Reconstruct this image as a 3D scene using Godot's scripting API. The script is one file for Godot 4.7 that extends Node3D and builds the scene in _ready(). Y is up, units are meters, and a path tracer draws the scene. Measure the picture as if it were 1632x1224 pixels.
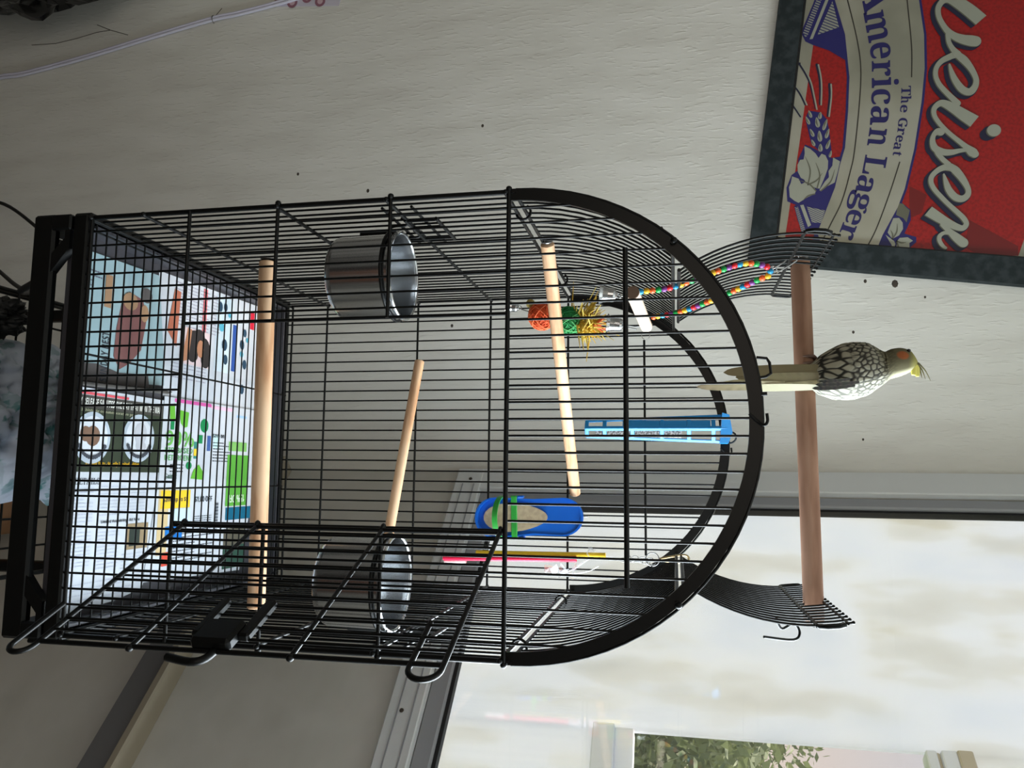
extends Node3D
# A bird cage by a window, photographed with the camera on its side: world up runs to the right of the picture.

const W := 0.457          # cage width
const D := 0.4773         # cage depth
const H := 0.4817         # height of the straight walls
const RISE := 0.2361      # height of the dome above them
const N := 28             # gaps between the wires
const FLOOR_Y := -1.15
const CEIL_Y := 1.55
const CORNER := Vector3(0.048, 0.0, -0.85)
const WINDOW_TURN := 46.5

var M := {}
var unit_wire: ArrayMesh
var unit_ball: ArrayMesh
var rng := RandomNumberGenerator.new()

const SIGN_PRINT := {
	"red_upper": [-578.1,259.2,-545.6,264.4,-476,279.9,-407,287.4,-338.2,288.1,-242.1,283.5,-162.7,274.2,-125.9,265.4,-69.6,243.9,-33,235.1,-37.9,290.4,-50,476.9,-107.3,489.1,-117.5,611.9,-627.2,575.8],
	"red_lower": [-581.9,84.5,-444.6,72.6,-239,68.4,-70.7,63,-17.3,61.8,-21.7,110.5,-23.3,113.8,-64.1,121.1,-104.1,130.8,-157,143.9,-203,148.4,-237.9,154.1,-313.5,152.2,-383.2,147.5,-471.5,130.3,-542.2,104.1,-582,89.2],
	"navy_ribbon": [-578.1,259.2,-545.6,264.4,-476,279.9,-407,287.4,-338.2,288.1,-242.1,283.5,-162.7,274.2,-125.9,265.4,-69.6,243.9,-12.7,229.2,-6.8,219.7,-11.2,132.5,-24.9,104.3,-22.9,109.2,-63.8,116.5,-103.7,126.2,-156.6,139.3,-202.7,143.8,-237.6,149.5,-313.3,147.6,-383,142.8,-471.3,125.6,-542.1,99.3,-581.9,84.5],
	"silver_ribbon": [-578,254.6,-545.5,259.9,-475.9,275.4,-406.8,282.9,-338,283.6,-241.8,279.1,-162.3,269.8,-125.6,260.9,-69.2,239.4,-14.7,224.5,-20.5,138.4,-64.1,121.1,-104.1,130.8,-157,143.9,-203,148.4,-237.9,154.1,-313.5,152.2,-383.2,147.5,-471.5,130.3,-542.2,104.1,-582,89.2],
	"navy_top": [-580,74.1,-534,63,-485.1,49.7,-470.4,47.9,-454.6,56.9,-447.7,72.2,-437.2,103.5,-415.4,140.8,-461.3,132.3,-498.7,119.3,-542.3,104.4,-580.3,91.2],
	"navy_mid": [-118.6,78.1,-119.7,92.4,-143.7,113.6,-166,145.9,-173.6,145.8,-156.3,143.8,-103.8,130.4,-62.1,122.2,-59.7,94,-86.2,81.7,-113,72.4],
	"navy_hop": [-122.3,58.5,-149.7,53.9,-176.3,60.7,-185.7,70.9,-210.1,69.9,-240.4,79.4,-232.8,97.8,-226.6,111.2,-230.7,120.3,-215.8,131.3,-220.4,149.7,-170.5,150.2,-138.6,114.1,-115.2,78.5],
	"navy_low": [-11.2,225,-62,239.8,-100,251.3,-127.6,260.8,-138,264.4,-122.7,284,-102.8,286.7,-75.3,277.9,-70.5,299.3,-60.6,300.3,-49.8,290.8,-17.1,295.4],
	"hatch_top": [-571.1,71.1,-571.3,81.6,-541.7,78.1,-467.8,60.1,-463.3,56,-471.9,50.4,-541.5,68.2],
	"stripe_top": [-571.5,93.5,-571.5,98.7,-542,91.3,-460.1,70.2,-459.2,64.4,-541.9,85.4],
	"tri_top": [-540.7,99.3,-486.3,117.4,-469.1,78.5],
	"hatch_mid": [-111.4,73.5,-112.5,79.8,-65.3,99.1,-59.6,92.5],
	"stripe_mid": [-116.2,83.2,-117.8,89.4,-78,107.9,-73.5,102.7],
	"tri_mid": [-114.2,96.1,-109.3,130.4,-84,126.2,-83.2,108.9],
	"leaf_a": [-236.9,78.2,-232.1,89.6,-223.3,100.6,-214.3,107.3,-223.3,112.1,-220.6,119.6,-209.2,125.8,-193.6,126.7,-176.2,122.8,-165,119.7,-152.3,116,-152.7,110.9,-158.4,93.1,-168.8,84.8,-171.5,78.7,-183.6,71.6,-197.7,69.4,-208.2,73.3,-209.4,79.7,-222.1,80.5],
	"leaf_b": [-173.5,61.8,-169.7,74.6,-159.1,80.8,-162.7,86.9,-153.1,106.6,-147.1,109.4,-140.7,107.9,-133.6,95.7,-120.7,79.8,-124,72.3,-131.1,62.1,-151.2,58.4,-160.8,61],
	"leaf_c": [-216.8,134.3,-209.9,147.8,-188.7,145.7,-166.6,142.3,-157.9,129,-147.8,118.6,-149.1,115.6,-166.9,123.8,-176.7,130.6,-189.1,128.6,-200.4,134.5],
	"leaf_d": [-103.8,255.2,-105.3,265.3,-96.7,272.5,-84.1,274.4,-70.9,268.6,-62.9,257.2,-74.8,247.8,-86.4,250.5],
	"leaf_e": [-70.3,244.4,-59.6,260.7,-53.6,263.9,-16.3,256,-14,247.2,-50.2,257.8],
	"leaf_f": [-59.4,265.9,-66.1,270.3,-68.7,284.1,-62.6,294.2,-57.8,288.3,-47.4,289.3,-30.2,285.2,-16.6,275,-15.1,258.6,-39.7,266.5],
	"leaf_g": [-134.2,262.6,-133.4,270.3,-128,274.7,-121.6,282.9,-113,281.8,-97.2,279.5,-105.2,273,-110.5,259.7,-121.2,260],
	"dark_red_a": [-111.1,388.6,-68.1,475,-50.2,475.8,-46.9,409,-58.4,384.2],
	"dark_red_b": [-169.4,278,-154.5,310.3,-118,304.5,-106,284],
}
const GRAINS := [
	[-297.1,74.9,-288.3,75.6,-281.7,83.3,-292,81.8],
	[-296.4,94.8,-286.1,92.1,-276.4,100.2,-288.7,102.5],
	[-293.8,114.9,-284.9,108.8,-271.2,109.9,-282.3,116.5],
	[-272.2,85.5,-263.3,85.9,-256.9,93.9,-267.4,92.7],
	[-269.2,102.8,-258.6,99.3,-247.4,106.9,-260.2,109.9],
	[-274.4,120.7,-266.9,114.9,-254.9,116.4,-264.4,122.6],
	[-250.5,90.6,-243,90.6,-238,97.5,-246.7,96.8],
	[-242.7,107.9,-235.3,103.6,-227.1,109.6,-236,113.7],
	[-252.4,124.8,-245.1,118.7,-233.2,119.8,-242.4,126.3],
	[-230.4,129.5,-224.9,125.8,-216.7,127.6,-223.6,131.5],
	[-310.4,78.7,-302.3,78.4,-295.8,85.3,-305.3,84.9],
	[-308,101.5,-302.2,96.8,-293.8,100.7,-301,105.4]]
const SIGN_LINES := [[-575.7,114.9,-542.7,127.8,-461.7,153.6,-402.2,166.6,-332.5,171.2,-232.6,172,-189.1,168.3,-130.3,159.3,-85,144.4,-46.1,131.1],
	[-571.1,234.6,-545,238.2,-450.7,255.1,-388,260.9],
	[-215.2,255.8,-150.4,243.4,-78,226.2,-34.4,210.1]]
const WHISKERS := [[-406.7,53.9,-388.3,66.4,-367.8,77.1,-341.1,85.6,-313.5,93.7],
	[-405.9,86.8,-381.1,94.2,-355.2,98.3,-323.2,100.7],
	[-366.4,115,-340.6,118.1,-300.3,118.1],
	[-366.4,43.9,-346.2,60.4,-321.8,73.9],
	[-328.7,43.7,-313.6,55.4,-296.6,67.6]]
const SCRIPT_STROKES := [
	[-507.2,374.1,24.7,-525.9,352.7,24.1,-541.2,331.5,21.5,-548,313.4,13.9,-544.2,302.4,10.8,-530.3,295.9,9.1,-513.1,298.3,8.6,-496.8,306.7,9.1,-483.5,316.7,10.8,-473.1,330,13.9,-467.2,345.4,17.7,-464.8,359.3,20.9,-463.7,367.4,20.3],
	[-575,367.1,19,-584.6,340.2,19,-594.4,319.3,19],
	[-476.3,317.9,7.6,-460.7,321.2,7.6,-448.1,328.5,8.9,-437.1,338.2,12.7],
	[-436.3,335.8,12.7,-430.2,323.9,11.1,-421.2,311,9.5,-407.4,303.5,7.9,-391.8,303.7,7.6,-377,310,8.2,-364.8,319.8,8.9,-351.3,333.4,9.5,-337.9,346.9,11.4],
	[-437.7,335.6,11.4,-426.2,350.3,13.9,-409.8,364,10.8,-393.3,373.4,8.9,-382.8,376.1,9.1,-371.4,374.1,10.8,-362,366.9,13.3,-364.3,355.7,13.3,-374.4,345.6,12,-388.9,336.2,10.1,-404.2,329.7,6.3,-415.4,326,2.5],
	[-303.3,379.9,24.1,-314.8,361.2,21.5,-326.5,343,17.7,-336.1,324.9,13.9,-335.6,315,10.8,-325.4,307.2,8.4,-312.1,308.4,7.6,-298.5,317.1,7.6,-285.2,329.4,7.6,-273.4,342.8,7.6,-263,356,8.2,-252.7,369.1,10.1,-243.1,380.8,16.5,-239.2,385.4,13.9],
	[-279.2,322.5,13.9,-279.6,317.6,12.7,-272.9,311.3,7.6,-260.3,310,9.1,-246.7,315.6,12,-239.9,329.8,12.4,-240.2,345.7,10.1,-244.6,360,7.3,-246.8,374.4,5.3],
	[-245.3,316.9,7.6,-235.9,321.5,7.9,-225.4,331.1,8.6,-215.1,343.1,9.1,-215.2,341.6,9.8,-207.4,353,11.8],
	[-211.3,346.5,12.6,-204.2,356.3,14.2,-188,369.8,11.8,-169.9,380.2,8.7,-158,380,9.8,-150.5,371.6,11.8,-153,359.3,12.6,-165.8,347.5,11.4,-180.8,340.8,7.9,-195.9,335.7,2.4],
	[-209.6,348.2,12.6,-209.7,336,11,-202.9,324.3,9.1,-191,315.4,8.2,-178.9,314.7,7.9,-165.6,321.6,7.9,-151.2,335.1,7.9,-136.9,350.1,7.9,-122.9,366.5,8.7,-111.9,378,8.7,-102.2,383,8.2,-94.1,378,9.5,-95,367.4,11.8,-102,350.2,15,-111.7,332.6,17.7,-122.2,315.1,19.7],
	[-97,341.5,6.3,-86.3,354.6,9.5,-75.5,367.6,15,-65.7,380.5,17.4],
	[-81.6,359.6,5.5,-82.2,347.4,6,-75.6,339.6,6.6,-66.3,339.7,6.6,-56.7,345.9,6.3,-53,351.5,4.4]]
const SIGN_LETTERS := [["A",-577.6,145.5,-513.2,163.1,37.5], ["m",-516.2,159.9,-453.8,176.6,37.5], ["e",-452,177.3,-419.7,184,37.5], ["r",-417.2,185.5,-384.9,188.9,34.1], ["i",-382.3,188.9,-361.8,191,35.2], ["c",-359.2,191.2,-328.5,193.6,34.1], ["a",-325.1,193.3,-286.8,194.8,33.5], ["n",-281.7,195.3,-245.4,193.7,31.8], ["L",-226.3,192.8,-188.7,190.2,30.7], ["a",-185.7,184.8,-149.6,181,29.5], ["g",-153.6,184.6,-113.2,176.6,27.3], ["e",-116.7,173.4,-88.1,167.7,27.3], ["r",-88.6,165.9,-58.6,158.7,27.3]]
const SIGN_SMALL_LETTERS := [["T",-368.7,244.4,-349.6,245.8,13.1], ["h",-348.9,246,-333.7,246.8,13.1], ["e",-330.4,246.3,-315.2,246.6,12.8], ["G",-304.3,245.6,-284.6,245.5,12.8], ["r",-284.7,246.1,-270.1,245.5,12.5], ["e",-269.3,244.8,-256,243.8,12.5], ["a",-255.1,242.9,-239.9,241.6,12.5], ["t",-237,242.6,-228.1,241.9,12.5]]
const SCRIPT_DOT := [-288.0,415.1,12.0]


# ---------------------------------------------------------------- helpers
func col(r: float, g: float, b: float) -> Color:
	return Color(r / 255.0, g / 255.0, b / 255.0)

func new_mat(called: String, c: Color, rough := 0.6, metal := 0.0, spec := 0.5) -> StandardMaterial3D:
	var m := StandardMaterial3D.new()
	m.resource_name = called
	m.albedo_color = c
	m.roughness = rough
	m.metallic = metal
	m.metallic_specular = spec
	M[called] = m
	return m

func noise_tex(freq: float, seed_value: int, c: PackedFloat32Array, colours: PackedColorArray, size := 512, octaves := 4, kind := FastNoiseLite.TYPE_SIMPLEX_SMOOTH) -> NoiseTexture2D:
	var n := FastNoiseLite.new()
	n.noise_type = kind
	n.frequency = freq
	n.seed = seed_value
	n.fractal_octaves = octaves
	var t := NoiseTexture2D.new()
	t.width = size
	t.height = size
	t.seamless = true
	t.noise = n
	var g := Gradient.new()
	g.offsets = c
	g.colors = colours
	t.color_ramp = g
	return t

func triplanar(m: StandardMaterial3D, s: Vector3) -> void:
	m.uv1_triplanar = true
	m.uv1_world_triplanar = true
	m.uv1_scale = s

func st_new() -> SurfaceTool:
	var st := SurfaceTool.new()
	st.begin(Mesh.PRIMITIVE_TRIANGLES)
	return st

func put(st: SurfaceTool, p: Vector3, n: Vector3, uv := Vector2.ZERO) -> void:
	st.set_normal(n)
	st.set_uv(uv)
	st.add_vertex(p)

func tri(st: SurfaceTool, a: Vector3, b: Vector3, c: Vector3, na: Vector3, nb: Vector3, nc: Vector3) -> void:
	if (b - a).cross(c - a).dot(na + nb + nc) > 0.0:
		put(st, a, na); put(st, c, nc); put(st, b, nb)
	else:
		put(st, a, na); put(st, b, nb); put(st, c, nc)

func quad(st: SurfaceTool, a: Vector3, b: Vector3, c: Vector3, d: Vector3, n: Vector3) -> void:
	tri(st, a, b, c, n, n, n)
	tri(st, a, c, d, n, n, n)

func squad(st: SurfaceTool, a: Vector3, b: Vector3, c: Vector3, d: Vector3, na: Vector3, nb: Vector3, nc: Vector3, nd: Vector3) -> void:
	tri(st, a, b, c, na, nb, nc)
	tri(st, a, c, d, na, nc, nd)

# chamfered box: centre, size, basis
func box(st: SurfaceTool, c: Vector3, size: Vector3, b := Basis.IDENTITY, bev := 0.0) -> void:
	var h := size * 0.5
	var e := minf(bev, minf(h.x, minf(h.y, h.z)) * 0.9)
	for ax in 3:
		for s in [-1.0, 1.0]:
			var u := (ax + 1) % 3
			var v := (ax + 2) % 3
			var n := Vector3.ZERO
			n[ax] = s
			var q := []
			for k in [[-1, -1], [1, -1], [1, 1], [-1, 1]]:
				var p := Vector3.ZERO
				p[ax] = s * h[ax]
				p[u] = k[0] * (h[u] - e)
				p[v] = k[1] * (h[v] - e)
				q.append(c + b * p)
			quad(st, q[0], q[1], q[2], q[3], b * n)
	if e <= 0.0:
		return
	for ax in 3:
		var u := (ax + 1) % 3
		var v := (ax + 2) % 3
		for su in [-1.0, 1.0]:
			for sv in [-1.0, 1.0]:
				var q := []
				for k in [[-1, 0], [1, 0], [1, 1], [-1, 1]]:
					var p := Vector3.ZERO
					p[ax] = k[0] * (h[ax] - e)
					p[u] = su * (h[u] if k[1] == 0 else h[u] - e)
					p[v] = sv * (h[v] - e if k[1] == 0 else h[v])
					q.append(c + b * p)
				var n := Vector3.ZERO
				n[u] = su
				n[v] = sv
				quad(st, q[0], q[1], q[2], q[3], b * n.normalized())
	for sx in [-1.0, 1.0]:
		for sy in [-1.0, 1.0]:
			for sz in [-1.0, 1.0]:
				var n := Vector3(sx, sy, sz).normalized()
				tri(st, c + b * Vector3(sx * h.x, sy * (h.y - e), sz * (h.z - e)), c + b * Vector3(sx * (h.x - e), sy * h.y, sz * (h.z - e)), c + b * Vector3(sx * (h.x - e), sy * (h.y - e), sz * h.z), b * n, b * n, b * n)

# round tube through points; radius may vary
func tube(st: SurfaceTool, pts: Array, r: Variant, sides := 8, closed := false) -> void:
	var n := pts.size()
	if n < 2:
		return
	var rings := []
	var norms := []
	var up := Vector3.ZERO
	for i in n:
		var t: Vector3
		if closed:
			t = (pts[(i + 1) % n] - pts[(i + n - 1) % n]).normalized()
		else:
			t = (pts[mini(i + 1, n - 1)] - pts[maxi(i - 1, 0)]).normalized()
		if up == Vector3.ZERO:
			up = t.cross(Vector3.UP if absf(t.y) < 0.9 else Vector3.RIGHT).normalized()
		up = (up - t * up.dot(t)).normalized()
		var side := t.cross(up)
		var rad: float = r[i] if r is Array else r
		var ring := []
		var nr := []
		for k in sides:
			var a := TAU * k / sides
			var d := up * cos(a) + side * sin(a)
			ring.append(pts[i] + d * rad)
			nr.append(d)
		rings.append(ring)
		norms.append(nr)
	var last := n if closed else n - 1
	for i in last:
		var j := (i + 1) % n
		for k in sides:
			var l := (k + 1) % sides
			squad(st, rings[i][k], rings[i][l], rings[j][l], rings[j][k], norms[i][k], norms[i][l], norms[j][l], norms[j][k])
	if not closed:
		for e in [0, n - 1]:
			var d: Vector3 = (pts[0] - pts[1]).normalized() if e == 0 else (pts[n - 1] - pts[n - 2]).normalized()
			for k in range(1, sides - 1):
				tri(st, rings[e][0], rings[e][k], rings[e][k + 1], d, d, d)

# surface of revolution about y of the transform; profile of [radius, y], normals from the profile
func lathe(st: SurfaceTool, prof: Array, xf := Transform3D.IDENTITY, seg := 32) -> void:
	for i in prof.size() - 1:
		var r0: float = prof[i][0]
		var r1: float = prof[i + 1][0]
		var y0: float = prof[i][1]
		var y1: float = prof[i + 1][1]
		var d := Vector2(r1 - r0, y1 - y0)
		if d.length() < 1e-7:
			continue
		var nn := Vector2(d.y, -d.x).normalized()
		for k in seg:
			var a0 := TAU * k / seg
			var a1 := TAU * (k + 1) / seg
			var p := []
			var q := []
			for t in [[r0, y0, a0], [r0, y0, a1], [r1, y1, a1], [r1, y1, a0]]:
				p.append(xf * Vector3(t[0] * cos(t[2]), t[1], t[0] * sin(t[2])))
				q.append((xf.basis * Vector3(nn.x * cos(t[2]), nn.y, nn.x * sin(t[2]))).normalized())
			if r0 > 1e-6:
				tri(st, p[0], p[1], p[2], q[0], q[1], q[2])
			if r1 > 1e-6 or r0 <= 1e-6:
				tri(st, p[0], p[2], p[3], q[0], q[2], q[3])

func ball(st: SurfaceTool, c: Vector3, r: Vector3, seg := 20, rows := 12) -> void:
	for i in rows:
		for k in seg:
			var q := []
			for t in [[i, k], [i, k + 1], [i + 1, k + 1], [i + 1, k]]:
				var th: float = PI * t[0] / rows
				var ph: float = TAU * t[1] / seg
				q.append(Vector3(sin(th) * cos(ph), cos(th), sin(th) * sin(ph)))
			var nn := []
			for v in q:
				nn.append((v / r).normalized())
			if i > 0:
				tri(st, c + q[0] * r, c + q[1] * r, c + q[2] * r, nn[0], nn[1], nn[2])
			if i < rows - 1:
				tri(st, c + q[0] * r, c + q[2] * r, c + q[3] * r, nn[0], nn[2], nn[3])
			elif i == rows - 1:
				tri(st, c + q[0] * r, c + q[1] * r, c + q[2] * r, nn[0], nn[1], nn[2])

# flat polygon (2D points) laid out by a transform (x, y in its plane, z towards the viewer), as a slab of small thickness
func slab(st: SurfaceTool, poly: PackedVector2Array, xf: Transform3D, z0: float, z1: float) -> void:
	var idx := Geometry2D.triangulate_polygon(poly)
	if idx.is_empty():
		poly = Geometry2D.convex_hull(poly)
		idx = Geometry2D.triangulate_polygon(poly)
	var up := xf.basis.z.normalized()
	for i in range(0, idx.size(), 3):
		var a := poly[idx[i]]
		var b := poly[idx[i + 1]]
		var c := poly[idx[i + 2]]
		tri(st, xf * Vector3(a.x, a.y, z1), xf * Vector3(b.x, b.y, z1), xf * Vector3(c.x, c.y, z1), up, up, up)
		if z1 - z0 > 0.0006:
			tri(st, xf * Vector3(a.x, a.y, z0), xf * Vector3(b.x, b.y, z0), xf * Vector3(c.x, c.y, z0), -up, -up, -up)
	if z1 - z0 > 0.0001:
		var turn := 1.0 if not Geometry2D.is_polygon_clockwise(poly) else -1.0
		for i in poly.size():
			var a := poly[i]
			var b := poly[(i + 1) % poly.size()]
			var n2 := Vector2((b - a).y, -(b - a).x).normalized() * turn
			var n3 := (xf.basis * Vector3(n2.x, n2.y, 0)).normalized()
			quad(st, xf * Vector3(a.x, a.y, z0), xf * Vector3(b.x, b.y, z0), xf * Vector3(b.x, b.y, z1), xf * Vector3(a.x, a.y, z1), n3)

func rect2(x0: float, y0: float, x1: float, y1: float) -> PackedVector2Array:
	return PackedVector2Array([Vector2(x0, y0), Vector2(x1, y0), Vector2(x1, y1), Vector2(x0, y1)])

# stroke of varying width as a 2D outline: [x, y, w] points
func stroke_poly(s: Array) -> Array:
	var p := []
	for i in range(0, s.size(), 3):
		p.append(Vector3(s[i], s[i + 1], s[i + 2]))
	var out := []
	for i in p.size() - 1:
		var p0: Vector3 = p[maxi(i - 1, 0)]
		var p1: Vector3 = p[i]
		var p2: Vector3 = p[i + 1]
		var p3: Vector3 = p[mini(i + 2, p.size() - 1)]
		for k in 5:
			out.append(p1.cubic_interpolate(p2, p0, p3, k / 5.0))
	out.append(p[p.size() - 1])
	return out

func add_stroke(st: SurfaceTool, s: Array, xf: Transform3D, z: float, grow := 0.0, shift := Vector2.ZERO, flat := 0) -> void:
	var p := stroke_poly(s)
	var up := xf.basis.z.normalized()
	var l := []
	var r := []
	for i in p.size():
		var a: Vector3 = p[maxi(i - 1, 0)]
		var b: Vector3 = p[mini(i + 1, p.size() - 1)]
		var t := Vector2(b.x - a.x, b.y - a.y).normalized()
		var n := Vector2(-t.y, t.x)
		var w: float = maxf(p[i].z, 0.4) * 0.5 + grow
		var c := Vector2(p[i].x, p[i].y) + shift
		l.append(c + n * w)
		r.append(c - n * w)
	for i in p.size() - 1:
		var zi := z + i * 0.008          # a hair of height so that no two pieces lie in one plane
		var a3 := xf * Vector3(l[i].x, l[i].y, zi)
		var b3 := xf * Vector3(r[i].x, r[i].y, zi)
		var c3 := xf * Vector3(r[i + 1].x, r[i + 1].y, zi)
		var d3 := xf * Vector3(l[i + 1].x, l[i + 1].y, zi)
		quad(st, a3, b3, c3, d3, up)
	for e in [0, p.size() - 1]:          # round ends
		var c := Vector2(p[e].x, p[e].y) + shift
		var w: float = maxf(p[e].z, 0.4) * 0.5 + grow
		if flat == (1 if e == 0 else 2):
			continue
		add_disc(st, c, w, xf, z + p.size() * 0.008 + (0.012 if e == 0 else 0.028))

func add_disc(st: SurfaceTool, c: Vector2, w: float, xf: Transform3D, z: float, seg := 18, squash := 1.0) -> void:
	var up := xf.basis.z.normalized()
	for k in seg:
		var a := TAU * k / seg
		var b := TAU * (k + 1) / seg
		tri(st, xf * Vector3(c.x, c.y, z), xf * Vector3(c.x + cos(a) * w, c.y + sin(a) * w * squash, z), xf * Vector3(c.x + cos(b) * w, c.y + sin(b) * w * squash, z), up, up, up)

# lettering ----------------------------------------------------------
var fonts := {}
var glyphs := {}
func glyph(text: String, face: String, weight: int) -> Array:
	var key := text + face + str(weight)
	if not glyphs.has(key):
		if not fonts.has(face + str(weight)):
			var f := SystemFont.new()
			f.font_names = PackedStringArray([face])
			f.font_weight = weight
			fonts[face + str(weight)] = f
		var tm := TextMesh.new()
		tm.font = fonts[face + str(weight)]
		tm.font_size = 64
		tm.pixel_size = 0.01
		tm.depth = 0.0
		tm.curve_step = 1.0
		tm.text = text
		tm.horizontal_alignment = HORIZONTAL_ALIGNMENT_LEFT
		tm.vertical_alignment = VERTICAL_ALIGNMENT_BOTTOM
		var arr := tm.get_mesh_arrays()
		var v: PackedVector3Array = arr[Mesh.ARRAY_VERTEX]
		var ix: PackedInt32Array = arr[Mesh.ARRAY_INDEX] if arr[Mesh.ARRAY_INDEX] != null else PackedInt32Array(range(v.size()))
		var bb := AABB()
		if v.size():
			bb = AABB(v[0], Vector3.ZERO)
			for p in v:
				bb = bb.expand(p)
		glyphs[key] = [v, ix, bb]
	return glyphs[key]

# text fitted to a width and height: the box of its ink runs from (0,0) to (w,h) in the plane of xf
func add_text(st: SurfaceTool, text: String, xf: Transform3D, w: float, h: float, z: float, face := "Droid Sans", weight := 700) -> void:
	var g := glyph(text, face, weight)
	var v: PackedVector3Array = g[0]
	var ix: PackedInt32Array = g[1]
	var bb: AABB = g[2]
	if v.is_empty():
		return
	var sx := w / maxf(bb.size.x, 1e-6)
	var sy := h / maxf(bb.size.y, 1e-6)
	var up := xf.basis.z.normalized()
	for i in range(0, ix.size(), 3):
		var q := []
		for k in 3:
			var p := v[ix[i + k]]
			q.append(xf * Vector3((p.x - bb.position.x) * sx, (p.y - bb.position.y) * sy, z))
		tri(st, q[0], q[1], q[2], up, up, up)

# nodes ---------------------------------------------------------------
var taken := {}
func numbered(called: String) -> String:
	if not taken.has(called):
		taken[called] = 0
		return called
	taken[called] += 1
	return "%s_%03d" % [called, taken[called]]

func origin_of(n: Node) -> Vector3:
	var o := Vector3.ZERO
	while n is Node3D and n != self:
		o += (n as Node3D).position
		n = n.get_parent()
	return o

func obj(called: String, st: SurfaceTool, m: Material, parent: Node = self) -> MeshInstance3D:
	var mi := MeshInstance3D.new()
	mi.name = numbered(called) if parent == self else called
	mi.mesh = st.commit()
	mi.material_override = m
	parent.add_child(mi, true)
	if parent != self:
		mi.position = -origin_of(parent)
	return mi

func thing(called: String, label: String, category: String, at: Vector3, group := "") -> Node3D:
	var o := Node3D.new()
	o.name = numbered(called)
	add_child(o)
	o.position = at
	tag(o, label, category, group)
	return o

func tag(o: Node, label: String, category: String, group := "") -> void:
	o.set_meta("label", label)
	o.set_meta("category", category)
	if group:
		o.set_meta("group", group)

func struct(called: String, st: SurfaceTool, m: Material, parent: Node = self) -> MeshInstance3D:
	var o := obj(called, st, m, parent)
	if parent == self:
		o.set_meta("kind", "structure")
	return o

# a straight rod that shares one cylinder mesh
func rod(called: String, a: Vector3, b: Vector3, r: float, m: Material, parent: Node) -> MeshInstance3D:
	var mi := MeshInstance3D.new()
	mi.name = called
	mi.mesh = unit_wire
	mi.material_override = m
	parent.add_child(mi, true)
	var y := b - a
	var d := y.normalized()
	var x := d.cross(Vector3.FORWARD if absf(d.z) < 0.9 else Vector3.RIGHT).normalized()
	var z := x.cross(d)
	mi.transform = Transform3D(Basis(x * r, y, z * r), (a + b) * 0.5 - origin_of(parent))
	return mi

func bead_at(called: String, c: Vector3, r: Vector3, m: Material, parent: Node) -> MeshInstance3D:
	var mi := MeshInstance3D.new()
	mi.name = called
	mi.mesh = unit_ball
	mi.material_override = m
	parent.add_child(mi, true)
	mi.transform = Transform3D(Basis.from_scale(r), c - origin_of(parent))
	return mi

func arc_pts(c: Vector3, u: Vector3, v: Vector3, r: float, a0: float, a1: float, n: int) -> Array:
	var o := []
	for i in n + 1:
		var a := deg_to_rad(lerpf(a0, a1, float(i) / n))
		o.append(c + u * cos(a) * r + v * sin(a) * r)
	return o

func smooth(pts: Array, k := 6) -> Array:
	var o := []
	for i in pts.size() - 1:
		for j in k:
			o.append(pts[i].cubic_interpolate(pts[i + 1], pts[maxi(i - 1, 0)], pts[mini(i + 2, pts.size() - 1)], float(j) / k))
	o.append(pts[pts.size() - 1])
	return o

func dome_y(x: float) -> float:
	var t := clampf(absf(x) / (W * 0.5), 0.0, 1.0)
	return H + RISE * sqrt(1.0 - t * t)

func dome_pt(deg: float, z: float, grow := 0.0) -> Vector3:
	return Vector3(-cos(deg_to_rad(deg)) * (W * 0.5 + grow), H + sin(deg_to_rad(deg)) * (RISE + grow), z)

# ---------------------------------------------------------------- scene
func _ready() -> void:
	rng.seed = 7
	make_camera_and_light()
	make_materials()
	var uw := st_new()
	lathe(uw, [[0.0, -0.5], [1.0, -0.5], [1.0, 0.5], [0.0, 0.5]], Transform3D.IDENTITY, 10)
	unit_wire = uw.commit()
	var ub := st_new()
	ball(ub, Vector3.ZERO, Vector3.ONE, 16, 10)
	unit_ball = ub.commit()
	make_room()
	make_window()
	make_outside()
	make_cage()
	make_stand()
	make_perches()
	make_cups()
	make_papers()
	make_sandal()
	make_slat_toy()
	make_ball_toy()
	make_swing()
	make_straw_toy()
	make_sign()
	make_bird()
	make_clutter()

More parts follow.
